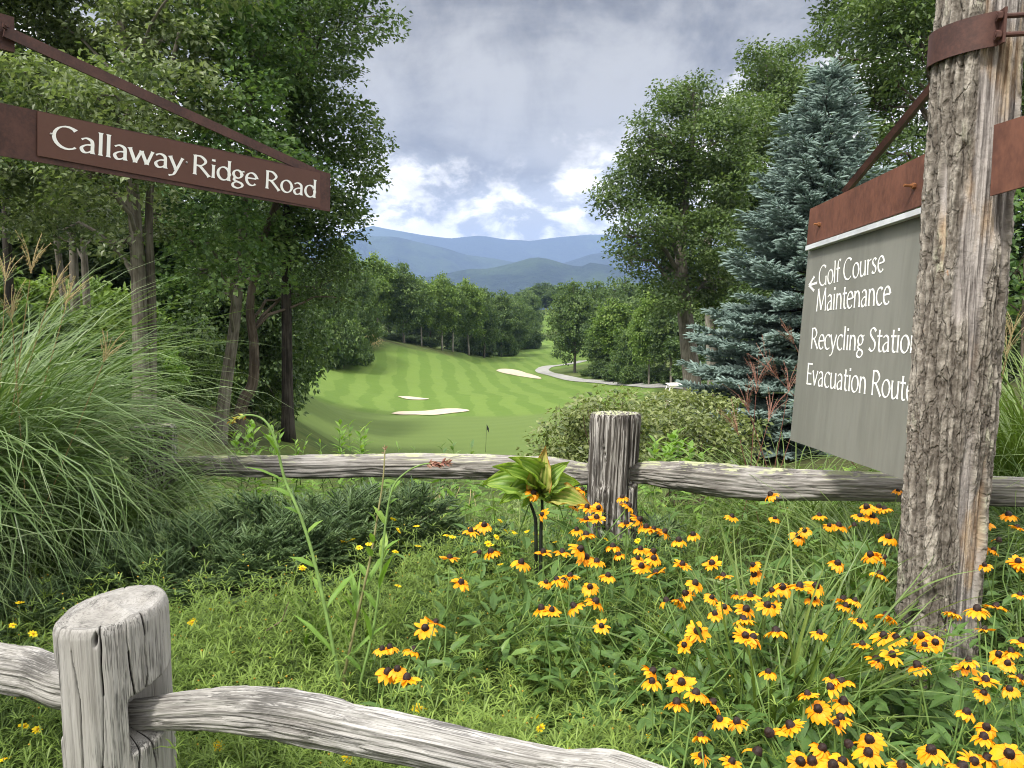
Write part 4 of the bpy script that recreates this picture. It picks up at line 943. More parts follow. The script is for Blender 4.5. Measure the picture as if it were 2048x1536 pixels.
# ------------------------------------------------------------------ split rail fences
def post_mesh(base, top, R, seed, notches=(), tilt=(0.0, 0.0), rings=150, nA=112, rough=0.008, grain=26, bow=0.0, swirl=0.0, knot=None, checks=10, gouges=(), fixed=()):
    """round weathered post; notches: (angle from the camera side towards +x, half width, z0, z1, depth)"""
    base = np.asarray(base, float); top = np.asarray(top, float); H = top[2]-base[2]
    a = np.linspace(0, 2*math.pi, nA, endpoint=False); zz_ = np.linspace(0, 1, rings)
    AA, ZZ = np.meshgrid(a, zz_); ax = base+(top-base)*ZZ[..., None]
    wob = (fbm(np.stack([np.cos(AA)*1.6+seed, np.sin(AA)*1.6, ZZ*H*1.5], -1), 3, seed)-0.5)*0.16
    sw = swirl*np.exp(-((ZZ-0.55)/0.22)**2)*np.sin(AA*1.0+1.0) if swirl else 0
    q = np.stack([np.cos(AA)*R*grain*3+seed, np.sin(AA)*R*grain*3, (ZZ+0)*H*2.2+sw*6], -1)
    fine = fbm(q, 4, seed+1); fine = 1-np.abs(2*fine-1)
    rr = R*(1+wob)-rough*np.clip((fine-0.62)*2.6, 0, 1)-rough*0.25*fbm(q*2.5, 2, seed+4)
    rng = np.random.default_rng(seed); crk = np.zeros_like(rr)
    for k in range(checks):                    # drying checks
        a0 = rng.uniform(0, 6.28); z0 = rng.uniform(0.1, 1.0); ln = rng.uniform(0.1, 0.5)
        if k < len(fixed): a0, z0, ln = fixed[k]
        da = np.angle(np.exp(1j*(AA-a0-0.05*np.sin(ZZ*9+k)-0.25*(fbm(np.stack([ZZ*7, ZZ*0+k, ZZ*0], -1), 3, seed)-0.5)))); g_ = np.exp(-(da*R/0.0017)**2)*np.clip(3-3*np.abs(ZZ-z0)/ln, 0, 1)*(0.35+0.65*(vnoise(np.stack([AA*0+k, ZZ*9, ZZ*0], -1), seed) > 0.35)); rr = rr-0.012*g_; crk = np.maximum(crk, g_)
    if knot:
        dk = np.hypot(np.angle(np.exp(1j*(AA-knot[0])))*R, (ZZ*H-knot[1])); rr = rr+0.022*np.exp(-(dk/0.055)**2)
    edge_ = np.clip((1-ZZ)*H/0.022, 0, 1); rr = rr*(0.93+0.07*np.sqrt(edge_))
    for (ga, gz_, gr) in gouges:
        dk = np.hypot(np.angle(np.exp(1j*(AA-ga)))*R*1.4, (ZZ*H+base[2]-gz_)*0.42)*(0.2+1.6*fbm(np.stack([AA*14, ZZ*H*45, ZZ*0], -1), 3, seed+7)); g_ = np.clip(1.4-dk/gr*1.4, 0, 1); rr = rr-0.016*g_; crk = np.maximum(crk, g_*0.55)
    for (na, hw, z0, z1, dp) in notches:
        da = np.angle(np.exp(1j*(AA-na))); zw = ZZ*H+base[2]
        slant = 0.25*(da)*R
        ins = 1/(1+np.exp(-(hw-np.abs(da))/0.012))*1/(1+np.exp(-(zw-slant-z0)/0.003))*1/(1+np.exp(-(z1-(zw-slant))/0.003))
        rr = rr*(1-dp*ins)
    dirx = np.sin(AA); diry = -np.cos(AA)
    V = ax+np.stack([dirx*rr, diry*rr, 0*rr], -1)
    V[..., 2] += (dirx*rr*tilt[0]+diry*rr*tilt[1])*ZZ**6
    gc = np.stack([ZZ*H+sw, dirx*rr+sw*0.15, diry*rr], -1)
    mb = MB(); i = np.arange(rings-1)[:, None]*nA; j = np.arange(nA)[None]
    Q = np.stack([i+j, i+(j+1) % nA, i+nA+(j+1) % nA, i+nA+j], -1).reshape(-1, 4)
    mb.add(V.reshape(-1, 3), Q, None, 0.5*(1-np.clip(crk*1.3, 0, 1)).ravel(), gc.reshape(-1, 3))
    ring0 = V[-1]; c = ring0.mean(0); cap = [ring0]; cg = [gc[-1]]
    for s in np.linspace(0.93, 0.0, 14):
        p = c+(ring0-c)*s
        p[:, 2] += 0.010*(1-s)**0.5+0.010*(fbm(np.stack([p[:, 0]*45, p[:, 1]*45, p[:, 0]*0], -1), 3, seed)-0.5)-0.006*np.abs(np.sin(a*3+seed))*(s > 0.1)
        cap.append(p); cg.append(np.stack([p[:, 0]*6+9, (p[:, 1]-c[1])*1.0, np.hypot(p[:, 0]-c[0], p[:, 1]-c[1])*1.6], -1))
    C = np.concatenate(cap); i = np.arange(14)[:, None]*nA
    Q = np.stack([i+j, i+(j+1) % nA, i+nA+(j+1) % nA, i+nA+j], -1).reshape(-1, 4)
    mb.add(C, Q, None, 0.5, np.concatenate(cg)); return mb

def rail_mesh(pts, hts, seed, th=0.55, nL=200, nA=72, rough=0.009, grain=30):
    """split rail: centre line points, full heights, a lopsided split section"""
    P = crm(pts, nL); Hh = np.interp(np.linspace(0, 1, nL), np.linspace(0, 1, len(hts)), hts)*0.5
    tg = unit(np.gradient(P, axis=0)); up = np.array([0, 0, 1.0]); sd = unit(np.cross(tg, up)); u2 = np.cross(sd, tg)
    a = np.linspace(0, 2*math.pi, nA, endpoint=False)
    # section: flat split face towards the camera, ridge on top, thinner below
    rg = np.random.default_rng(seed)
    poly = np.array([(1.0, 0.50), (0.35, 0.98), (-0.35, 0.95), (-0.95, 0.35), (-0.75, -0.75), (0.10, -1.0), (0.62, -0.92), (0.98, -0.52)])+rg.uniform(-0.06, 0.06, (8, 2))
    pc_ = np.concatenate([poly, poly[:1]]); dl = np.concatenate([[0], np.cumsum(np.linalg.norm(np.diff(pc_, axis=0), axis=1))])
    u_ = np.linspace(0, dl[-1], nA, endpoint=False); sx = np.interp(u_, dl, pc_[:, 0]); sy = np.interp(u_, dl, pc_[:, 1])
    for _ in range(2): sx = (np.roll(sx, 1)+2*sx+np.roll(sx, -1))/4; sy = (np.roll(sy, 1)+2*sy+np.roll(sy, -1))/4
    L = np.linspace(0, 1, nL)*np.linalg.norm(P[-1]-P[0])
    AA = np.broadcast_to(np.arange(nA)[None], (nL, nA)); LL = np.broadcast_to(L[:, None], (nL, nA))
    wob = (fbm(np.stack([LL*2.2, sx[None]*1.3+0*LL, sy[None]*1.3+0*LL+seed], -1), 4, seed)-0.5)*0.13
    q = np.stack([LL*3.0, sx[None]*grain*0.10+0*LL+seed, sy[None]*grain*0.13+0*LL], -1)
    fine = 1-np.abs(2*fbm(q*np.array([1, 2.2, 2.2]), 4, seed+2)-1)
    rr = 1+wob; ex = -rough*np.clip((fine-0.66)*3, 0, 1)
    hx = sx[None]*th*Hh[:, None]*rr; hy = sy[None]*Hh[:, None]*rr
    nl = np.hypot(hx, hy); hx = hx*(1+ex/nl); hy = hy*(1+ex/nl)
    V = P[:, None]+sd[:, None]*hx[..., None]+u2[:, None]*hy[..., None]
    gc = np.stack([LL, hx, hy], -1); mb = MB(); i = np.arange(nL-1)[:, None]*nA; j = np.arange(nA)[None]
    Q = np.stack([i+j, i+nA+j, i+nA+(j+1) % nA, i+(j+1) % nA], -1).reshape(-1, 4)
    Vf = np.concatenate([V.reshape(-1, 3), P[:1], P[-1:]]); k = nL*nA
    T = [[k, q_, (q_+1) % nA] for q_ in range(nA)]+[[k+1, (nL-1)*nA+(q_+1) % nA, (nL-1)*nA+q_] for q_ in range(nA)]
    mb.add(Vf, Q, T, 0.5, np.concatenate([gc.reshape(-1, 3), [[0, 0, 0], [L[-1], 0, 0]]])); return mb

def rail_px(lst, seed, th=0.55, **kw):
    """lst of (px, py_top, py_bottom, depth)"""
    pts = [at(a, (b+c)/2, d) for a, b, c, d in lst]; hts = [(c-b)*d/F*1.02 for a, b, c, d in lst]
    return rail_mesh(pts, hts, seed, th, **kw)

ND = 1.74
nb_ = at(226, 1210, ND); nf = empty('split_rail_fence', (nb_[0], nb_[1], 0), 'pale weathered split rail fence close by, with a sawn round post and two rails', 'fence')
mz0 = at(300, 1478, ND-0.08)[2]; mz1 = at(300, 1392, ND-0.08)[2]
pb = post_mesh((nb_[0], nb_[1]+0.0, -0.05), (nb_[0], nb_[1], at(215, 1212, ND)[2]), 0.1205, 101, [(1.30, 0.62, mz0-0.006, mz1+0.006, 0.75), (-1.3, 0.5, mz0, mz1+0.06, 0.6)], (0.12, 0.06), rings=300, nA=420, rough=0.0022, grain=26, checks=15, fixed=[(0.17, 0.75, 0.9), (-0.35, 0.5, 0.8), (0.75, 0.75, 0.5), (1.05, 0.9, 0.4), (-0.75, 0.6, 0.7)], gouges=[(0.15, at(190, 1282, ND-0.12)[2], 0.009)])
rl = rail_px([(235, 1402, 1462, 1.76), (300, 1392, 1462, 1.72), (420, 1372, 1464, 1.68), (520, 1367, 1478, 1.66), (620, 1378, 1495, 1.63), (720, 1402, 1515, 1.60), (850, 1432, 1540, 1.56), (1000, 1465, 1575, 1.52), (1120, 1490, 1600, 1.49), (1215, 1490, 1625, 1.46), (1300, 1518, 1650, 1.44), (1400, 1550, 1675, 1.42), (1750, 1640, 1765, 1.36), (2330, 1750, 1870, 1.27)], 102, 0.62, nL=420, nA=110)
rr_ = rail_px([(-330, 1200, 1300, 1.98), (-120, 1250, 1345, 1.90), (0, 1278, 1386, 1.86), (70, 1287, 1402, 1.83), (130, 1308, 1424, 1.80), (215, 1330, 1430, 1.77)], 103, 0.55, nL=220, nA=100)
pe1 = at(-352, 1250, 1.99); pe2 = at(2345, 1800, 1.27)
pq = [post_mesh((q[0], q[1], -0.05), (q[0], q[1], 0.86), 0.118, 104+k, (), (0.1, 0.05), rings=160, nA=160, rough=0.0022, grain=26, checks=12) for k, q in enumerate((pe1, pe2))]
note(nf, pq[0].build('post', M['wood_post'], nf, True), pq[1].build('post', M['wood_post'], nf, True), pb.build('post', M['wood_post'], nf, True), rl.build('rail', M['wood_near'], nf, True), rr_.build('rail', M['wood_near'], nf, True))

FD = 3.95
fb_ = at(1228, 900, FD); ff = empty('split_rail_fence', (fb_[0], fb_[1], 0), 'dark weathered split rail fence crossing behind the flowers, lichen along its top', 'fence')
p1 = post_mesh((fb_[0]-0.015, fb_[1], -0.05), (fb_[0]+0.005, fb_[1], at(1232, 826, FD)[2]), 0.138, 111, [(1.1, 0.5, at(1290, 962, FD)[2], at(1290, 922, FD)[2], 0.3)], (0.0, -0.06), rings=200, nA=160, rough=0.016, grain=13, swirl=0.09, knot=(-0.55, 0.60))
hp = at(305, 850, 4.35)
p2 = post_mesh((hp[0], hp[1], -0.05), (hp[0], hp[1], hp[2]), 0.13, 112, (), (0.0, -0.05), rings=120, nA=100, rough=0.012, grain=16)
r1 = rail_px([(300, 918, 952, 4.33), (380, 912, 950, 4.28), (480, 912, 953, 4.22), (600, 909, 958, 4.16), (750, 906, 957, 4.10), (900, 906, 958, 4.06), (1000, 908, 962, 4.02), (1100, 913, 968, 3.98), (1160, 924, 972, 3.97), (1220, 930, 968, 3.96)], 113, 0.6, nL=320, nA=84, rough=0.012)
r2 = rail_px([(1230, 925, 965, 3.95), (1290, 922, 968, 3.92), (1360, 921, 982, 3.86), (1450, 926, 996, 3.80), (1550, 934, 1002, 3.74), (1680, 940, 1000, 3.66), (1800, 944, 1004, 3.58), (1950, 950, 1010, 3.5), (2150, 955, 1015, 3.4)], 114, 0.6, nL=320, nA=84, rough=0.012)
note(ff, p1.build('post', M['wood_dark'], ff, True), p2.build('post', M['wood_dark'], ff, True), r1.build('rail', M['wood_far'], ff, True), r2.build('rail', M['wood_far'], ff, True))

# ------------------------------------------------------------------ lettering drawn as broad pen strokes
def arc(cx, cy, rx, ry, a0, a1, n=18):
    a = np.radians(np.linspace(a0, a1, n)); return np.stack([cx+rx*np.cos(a), cy+ry*np.sin(a)], -1)
def sm(*p): return crm(np.array(p, float), 22)
def ln(*p): return np.array(p, float)
GL = {  # glyph: (advance, strokes)
    'C': (0.84, [arc(0.46, 0.5, 0.40, 0.50, 48, 312)]),
    'G': (0.92, [arc(0.46, 0.5, 0.40, 0.50, 48, 318), ln((0.78, 0.0), (0.78, 0.44))]),
    'R': (0.74, [ln((0.12, 0), (0.12, 1)), sm((0.12, 0.97), (0.36, 0.97), (0.54, 0.75), (0.38, 0.52), (0.12, 0.48)), ln((0.30, 0.50), (0.70, 0))]),
    'M': (1.06, [ln((0.08, 0), (0.17, 1)), ln((0.17, 1), (0.51, 0.06)), ln((0.51, 0.06), (0.86, 1)), ln((0.86, 1), (0.96, 0))]),
    'S': (0.60, [sm((0.48, 0.84), (0.34, 0.98), (0.14, 0.92), (0.10, 0.72), (0.28, 0.54), (0.46, 0.38), (0.46, 0.14), (0.26, 0.0), (0.06, 0.12))]),
    'E': (0.62, [ln((0.12, 0), (0.12, 1)), ln((0.12, 0.97), (0.54, 0.97)), ln((0.12, 0.52), (0.48, 0.52)), ln((0.12, 0.03), (0.56, 0.03))]),
    'a': (0.56, [sm((0.07, 0.58), (0.22, 0.67), (0.38, 0.60), (0.42, 0.44), (0.42, 0.2), (0.43, 0.0)), sm((0.42, 0.40), (0.22, 0.36), (0.07, 0.2), (0.14, 0.02), (0.28, 0.03), (0.42, 0.15))]),
    'l': (0.26, [ln((0.12, 0), (0.12, 1.06))]),
    'w': (0.88, [ln((0.02, 0.68), (0.22, 0.01)), ln((0.22, 0.01), (0.43, 0.62)), ln((0.43, 0.62), (0.63, 0.01)), ln((0.63, 0.01), (0.83, 0.68))]),
    'y': (0.56, [ln((0.03, 0.68), (0.27, 0.04)), sm((0.51, 0.68), (0.28, 0.02), (0.17, -0.22), (0.0, -0.29))]),
    'i': (0.25, [ln((0.12, 0), (0.12, 0.68)), ln((0.12, 0.86), (0.12, 0.97))]),
    'd': (0.64, [arc(0.30, 0.34, 0.24, 0.34, 0, 360, 26), ln((0.53, 0), (0.53, 1.06))]),
    'g': (0.58, [arc(0.26, 0.46, 0.18, 0.21, 0, 360, 22), ln((0.40, 0.60), (0.55, 0.67)), sm((0.16, 0.27), (0.10, 0.14), (0.24, 0.06), (0.44, 0.0), (0.48, -0.15), (0.28, -0.29), (0.07, -0.22), (0.08, -0.06), (0.20, 0.04))]),
    'e': (0.57, [ln((0.09, 0.37), (0.50, 0.40)), arc(0.30, 0.34, 0.235, 0.34, 10, 318, 24)]),
    'o': (0.62, [arc(0.31, 0.34, 0.25, 0.34, 0, 360, 26)]),
    'f': (0.36, [sm((0.42, 1.0), (0.28, 1.05), (0.17, 0.90), (0.16, 0.6), (0.16, 0.3), (0.16, 0.0)), ln((0.02, 0.64), (0.36, 0.64))]),
    'u': (0.62, [sm((0.10, 0.68), (0.10, 0.3), (0.17, 0.02), (0.34, 0.03), (0.50, 0.20)), ln((0.50, 0.68), (0.50, 0))]),
    'r': (0.42, [ln((0.11, 0), (0.11, 0.68)), sm((0.11, 0.44), (0.2, 0.60), (0.38, 0.66))]),
    's': (0.46, [sm((0.37, 0.58), (0.24, 0.67), (0.09, 0.57), (0.14, 0.42), (0.31, 0.29), (0.37, 0.13), (0.23, 0.0), (0.05, 0.09))]),
    'n': (0.62, [ln((0.11, 0), (0.11, 0.68)), sm((0.11, 0.46), (0.25, 0.65), (0.42, 0.60), (0.49, 0.40), (0.50, 0.2), (0.50, 0.0))]),
    't': (0.38, [sm((0.16, 0.90), (0.16, 0.5), (0.17, 0.12), (0.27, 0.0), (0.37, 0.04)), ln((0.01, 0.64), (0.36, 0.64))]),
    'c': (0.52, [arc(0.31, 0.34, 0.25, 0.34, 48, 312, 22)]),
    'v': (0.54, [ln((0.02, 0.68), (0.25, 0.01)), ln((0.25, 0.01), (0.48, 0.68))]),
    ' ': (0.32, []),
    '<': (0.8, [ln((0.55, 0.85), (0.06, 0.42)), ln((0.06, 0.42), (0.55, 0.0)), ln((0.06, 0.42), (0.82, 0.42))]),
}
def text_width(s): return sum(GL[c][0] for c in s)
def lettering(s, o, ux, uy, nrm, h, width, thick=0.15, thin=0.062, track=0.0):
    """word s at baseline origin o along unit ux, up uy, cap height h, overall width"""
    mb = MB(); sx = width/(text_width(s)); cx = 0; k = 0
    for ch in s:
        adv, st = GL[ch]
        for q in st:
            q = np.asarray(q, float); n = max(14, len(q))
            d = np.concatenate([[0], np.cumsum(np.linalg.norm(np.diff(q, axis=0), axis=1))]); t = np.linspace(0, d[-1], n)
            q = np.stack([np.interp(t, d, q[:, 0]), np.interp(t, d, q[:, 1])], -1)
            tg = unit(np.gradient(q, axis=0)); ang = np.arctan2(tg[:, 1], tg[:, 0])
            wd = thin+(thick-thin)*np.abs(np.sin(ang-math.radians(28)))**1.2
            if ch == '<': wd = np.full(n, 0.13)
            u = np.linspace(0, 1, n); e = np.minimum(u, 1-u)*d[-1]
            wd = wd*(1+0.45*np.clip(1-e/0.10, 0, 1)**2)
            nn = np.stack([-tg[:, 1], tg[:, 0]], -1)
            a = q+nn*wd[:, None]/2; b = q-nn*wd[:, None]/2
            lift = 0.0012+0.00015*(k % 7); k += 1
            def W3(p): return o+ux*((cx+p[:, :1])*sx)+uy*(p[:, 1:]*h)+nrm*lift
            V = np.stack([W3(a), W3(b)], 1).reshape(-1, 3); i = np.arange(n-1)*2
            mb.add(V, np.stack([i, i+1, i+3, i+2], -1))
        cx += adv
    return mb

def slab(mb, a, b, c, d, nrm, th, tint=0.5):
    """four-cornered plate (a, b, c, d) with thickness th along -nrm"""
    q = np.array([a, b, c, d]); V = np.concatenate([q, q-nrm*th])
    mb.add(V, [[0, 1, 2, 3], [7, 6, 5, 4], [0, 4, 5, 1], [1, 5, 6, 2], [2, 6, 7, 3], [3, 7, 4, 0]], None, tint)
def flatbar(mb, a, b, half_w, half_t, wdir):
    a = np.asarray(a, float); b = np.asarray(b, float); d = unit(b-a); w_ = unit(wdir-d*np.dot(wdir, d)); t_ = np.cross(d, w_)
    box(mb, (a+b)/2, (b-a)/2, w_*half_w, t_*half_t)
def bolt(mb, p, d, r=0.009, L=0.05, nut=True):
    d = unit(d); tube(mb, np.array([p-d*0.01, p+d*L]), [r*0.55, r*0.55], 8)
    if nut: tube(mb, np.array([p, p+d*0.012]), [r*1.15, r*1.15], 6)

# street sign on the left
DN, DF = 2.93, 4.10
a_t = at(-210, 162, 2.93-0.26); a_b = at(-210, 270, 2.93-0.26)
n0 = at(0, 205, DN); n1 = at(0, 311, DN); f0 = at(661, 347, DF); f1 = at(660, 423, DF)
ux = unit(f0-n0); up_ = unit(((n0-n1)+(f0-f1))/2); nr = unit(np.cross(ux, up_)); nr = nr if np.dot(nr, CAM-n0) > 0 else -nr
bs = n0-ux*0.22; bh_t = n0-ux*0.22; bh_b = n1-ux*0.22
post_c = at(-150, 600, 3.02); ls = empty('street_sign', (post_c[0], post_c[1], 0), 'brown steel street name sign lettered Callaway Ridge Road, hung from a stay bar', 'street sign')
mb = MB(); slab(mb, bh_b, f1, f0, bh_t, nr, 0.012); ks = [mb.build('beam', M['rust_dark'], ls)]
c1 = at(75, 222, 1); 
def onplane(px, py, p0, n_):
    r = at(px, py, 1.0)-CAM; return CAM+r*(np.dot(p0-CAM, n_)/np.dot(r, n_))
q0 = n0+nr*0.005
pl = [onplane(75, 311, q0, nr), onplane(641, 416, q0, nr), onplane(640, 346, q0, nr), onplane(75, 222, q0, nr)]
mb = MB(); slab(mb, *pl, nr, 0.0045); plate = mb.build('name_plate', M['plate_brown'], ls)
px_ = unit((pl[1]-pl[0])+(pl[2]-pl[3])); py_ = unit(np.cross(nr, px_)); py_ = py_ if py_[2] > 0 else -py_
o_l = onplane(103, 292, q0, nr); o_r = onplane(630, 396, q0, nr); cap_t = onplane(104, 247, q0, nr)
dd = o_r-o_l; ux2 = unit(dd); 
uy2 = unit(np.cross(nr, ux2)); uy2 = uy2 if uy2[2] > 0 else -uy2
lt = lettering('Callaway Ridge Road', o_l, ux2, uy2, nr, np.linalg.norm(cap_t-o_l), np.linalg.norm(dd)*1.005, 0.128, 0.055).build('lettering', M['letter'], plate, local=True)
def localise(o, par_loc):
    me = o.data; n = len(me.vertices); c = np.empty(n*3, np.float32); me.vertices.foreach_get('co', c)
    c = c.reshape(-1, 3)-np.asarray(par_loc, np.float32); me.vertices.foreach_set('co', c.ravel()); me.update()
localise(lt, ls.location)
for sx_, sy_ in ((102, 268), (373, 325), (626, 379)):
    mb = MB(); p = onplane(sx_, sy_, q0, nr); tube(mb, np.array([p, p+nr*0.003]), [0.0055, 0.0045], 10)
    sc = mb.build('screw', M['screw'], plate, True, local=True); localise(sc, ls.location)
ks += [plate]
mb = MB(); s0 = at(8, 62, 2.93); s1 = onplane(628, 344, n0-nr*0.006, nr)
flatbar(mb, s0-unit(s1-s0)*0.0, s1, 0.021, 0.005, np.array([0, 0, 1.0])); slab(mb, onplane(585, 322, n0-nr*0.004, nr), onplane(655, 346, n0-nr*0.004, nr), onplane(655, 362, n0-nr*0.004, nr), onplane(585, 352, n0-nr*0.004, nr), nr, 0.008); ks.append(mb.build('stay_bar', M['rust_dark'], ls))
mb = MB(); cl_ = at(-12, 60, 2.93); box(mb, cl_, ux*0.062, up_*0.062, nr*0.012); box(mb, cl_-ux*0.19-nr*0.004, ux*0.15, up_*0.045, nr*0.008); k1 = mb.build('clamp_lug', M['rust_dark'], ls)
mb = MB(); bolt(mb, at(12, 52, 2.92), nr, 0.013, 0.018); kb = mb.build('bolt', M['rust_dark'], k1, local=True); localise(kb, ls.location); ks.append(k1)
lp = post_mesh((post_c[0], post_c[1], -0.1), (post_c[0], post_c[1], 3.4), 0.138, 131, (), rings=120, nA=64, rough=0.014, grain=14)
ks.append(lp.build('log_post', M['wood_dark'], ls, True)); note(ls, *ks)

# log post with its signs
LD = 2.80
def log_mesh():
    base = at(1868, 1500, LD); base[2] = -0.12; topc = at(1962, 40, LD)
    top = topc+(topc-at(1868, 1300, LD))*0.45
    bx = at(1868, 1300, LD); ax = unit(top-bx); base = bx+ax*((-0.12-bx[2])/ax[2])
    nA, nZ = 380, 1000; H = top[2]-base[2]
    a = np.linspace(0, 2*math.pi, nA, endpoint=False); t = np.linspace(0, 1, nZ); AA, TT = np.meshgrid(a, t); z = TT*H
    R = 0.1355+0*TT
    ca, sa = np.sin(AA), -np.cos(AA)                       # angle 0 faces the camera, + towards +x
    dev = (fbm(np.stack([ca*0.9, sa*0.9, z*0.9], -1), 3, 3)-0.5)*0.10
    cell = np.stack([ca*4.6, sa*4.6, z*3.2], -1)
    wv = np.stack([fbm(cell*0.8+5, 3, 21), fbm(cell*0.8+9, 3, 22), 0*z], -1)-0.5
    n1 = fbm(np.stack([ca*6.0, sa*6.0, z*2.4], -1)+wv*np.array([2.2, 2.2, 0]), 4, 23); r1_ = 1-np.abs(2*n1-1)*2.4        # long furrows
    n2 = fbm(np.stack([ca*15, sa*15, z*24], -1)+wv*3, 3, 25); n3 = fbm(np.stack([ca*40, sa*40, z*90], -1), 3, 27)
    furrow = np.clip(r1_, 0, 1)
    flake = np.clip((n2-0.44)*5, 0, 1)
    f_ang = np.angle(np.exp(1j*AA))
    bare = fbm(np.stack([ca*1.5+3, sa*1.5, z*1.1], -1), 4, 29)
    bias = 0.40*np.exp(-((f_ang+0.15)/0.5)**2)*np.clip((z-1.25)/0.8, 0, 1)+0.24*np.exp(-((f_ang-0.62)/0.25)**2)
    # bark survives where bmask is near 1; bare grey and ochre wood shows elsewhere
    bmask = 1/(1+np.exp(-(0.66-bare-bias)/0.012))
    bark = 0.014*(1-furrow**1.5)+0.005*flake+0.006*n3-0.010
    g1 = 1-np.abs(2*fbm(np.stack([ca*17, sa*17, z*1.4], -1), 3, 31)-1)
    wood = -0.012-0.007*np.clip((g1-0.6)*3, 0, 1)+0.002*n3
    r = R*(1+dev)+bmask*bark+(1-bmask)*wood
    flare = np.exp(-z/0.12)*0.02; r = r+flare
    axp = base+(top-base)*TT[..., None]
    V = axp+np.stack([ca*r, sa*r, 0*r], -1)
    gc = np.stack([z, ca*0.137, sa*0.137], -1); mb = MB(); i = np.arange(nZ-1)[:, None]*nA; j = np.arange(nA)[None]
    Q = np.stack([i+j, i+(j+1) % nA, i+nA+(j+1) % nA, i+nA+j], -1).reshape(-1, 4)
    mb.add(V.reshape(-1, 3), Q, None, bmask.ravel(), gc.reshape(-1, 3))
    k = np.arange(nA); c = V[-1].mean(0)
    mb.add(np.concatenate([V[-1], [c+np.array([0, 0, 0.01])]]), None, np.stack([k, (k+1) % nA, 0*k+nA], -1), 0.0)
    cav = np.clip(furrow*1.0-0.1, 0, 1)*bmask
    return mb, base, top, np.concatenate([cav.ravel(), np.zeros(nA+1)])
lm, lbase, ltop, lcav = log_mesh()
def log_mat():
    m_, t = mat('weathered_log'); g = t.attr('gc').outputs['Vector']; b = t.attr('tint').outputs['Fac']; cv = t.attr('cav').outputs['Fac']
    n1 = t.noise(t.scale(g, (30, 40, 40)), 1.0, 5, 0.65); n2 = t.noise(t.scale(g, (3.0, 60, 60)), 1.0, 6, 0.6, 0.4); n3 = t.noise(t.scale(g, (2.2, 7, 7)), 1.0, 4, 0.6); n4 = t.noise(t.scale(g, (7, 18, 18)), 1.0, 5, 0.65)
    bark = t.mix(t.sstep(n1, 0.32, 0.68), (0.145, 0.128, 0.110), (0.36, 0.33, 0.29))
    vw = t.n('ShaderNodeVectorMath', operation='MULTIPLY_ADD'); nv = t.n('ShaderNodeTexNoise'); t.put(nv.inputs['Vector'], t.scale(g, (14, 30, 30))); nv.inputs['Scale'].default_value = 1.0; nv.inputs['Detail'].default_value = 3
    t.l.new(nv.outputs['Color'], vw.inputs[0]); vw.inputs[1].default_value = (1.1, 1.1, 1.1); t.l.new(t.scale(g, (6.5, 32, 32)), vw.inputs[2])
    vo = t.n('ShaderNodeTexVoronoi', feature='DISTANCE_TO_EDGE'); t.l.new(vw.outputs[0], vo.inputs['Vector']); vo.inputs['Scale'].default_value = 1.0
    vc = t.sstep(vo.outputs['Distance'], 0.10, 0.0)
    bark = t.mix(t.m('MULTIPLY', vc, 0.32), bark, (0.05, 0.04, 0.033))
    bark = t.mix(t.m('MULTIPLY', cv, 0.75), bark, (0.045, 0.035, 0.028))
    lich = t.m('MULTIPLY', t.sstep(n3, 0.58, 0.68), t.sstep(n1, 0.42, 0.58)); bark = t.mix(t.m('MULTIPLY', lich, 0.65), bark, (0.42, 0.43, 0.32))
    wood = t.mix(t.sstep(n2, 0.34, 0.62), (0.075, 0.065, 0.062), (0.37, 0.34, 0.325))
    wood = t.mix(t.m('MULTIPLY', t.sstep(n3, 0.50, 0.64), 0.7), wood, t.mix(t.sstep(n2, 0.35, 0.65), (0.17, 0.10, 0.05), (0.44, 0.32, 0.19)))
    wood = t.mix(t.sstep(n2, 0.30, 0.24), wood, (0.02, 0.017, 0.015))
    ora = t.m('MULTIPLY', t.sstep(n4, 0.70, 0.76), b); bark = t.mix(ora, bark, (0.24, 0.12, 0.05))
    col = t.mix(b, wood, bark)
    h = t.m('SUBTRACT', t.m('ADD', t.m('MULTIPLY', n1, 0.9), t.m('MULTIPLY', n2, 0.4)), t.m('MULTIPLY', t.m('MULTIPLY', vc, b), 0.45))
    finish(t, pbsdf(t, col, 0.88, 0.12, 0, bump(t, h, 1.0, 0.010)).outputs[0]); return m_
rs = empty('direction_sign', (lbase[0], lbase[1], 0), 'rugged log post carrying a rusty beam and a grey direction board lettered in white', 'direction sign')
lo = lm.build('log_post', log_mat(), rs, True); a = lo.data.attributes.new('cav', 'FLOAT', 'POINT'); a.data.foreach_set('value', lcav.astype(np.float32))
ks = [lo]
BX_far = 3.85
bf_t = at(1620, 418, BX_far); bf_b = at(1613, 490, BX_far); bn_t = at(1880, 293, 2.87); bn_b = at(1868, 401, 2.87)
bu = unit(((bn_t-bf_t)+(bn_b-bf_b))/2); bv = unit(bf_t-bf_b); bn = unit(np.cross(bu, bv)); bn = bn if np.dot(bn, CAM-bf_t) > 0 else -bn
mb = MB(); slab(mb, bf_b, bn_b, bn_t, bf_t, bn, 0.012); bm = mb.build('beam', M['rust_red'], rs); ks.append(bm)
def bolt_at(px, py, name, par, L=0.045, r=0.010):
    p = onplane(px, py, bf_b+bn*0.0, bn); mb = MB(); bolt(mb, p, bn, r, L); o = mb.build(name, M['rust_bolt'], par, local=True); localise(o, rs.location); return o
bolt_at(1830, 372, 'bolt', bm); bolt_at(1640, 449, 'bolt', bm, 0.03, 0.009)
mb = MB(); st_a = onplane(1611, 492, bf_b+bn*0.016, bn); st_b = onplane(1862, 408, bf_b+bn*0.016, bn); dv = unit(st_b-st_a)
dn_ = unit(np.cross(bn, dv)); dn_ = dn_ if dn_[2] < 0 else -dn_
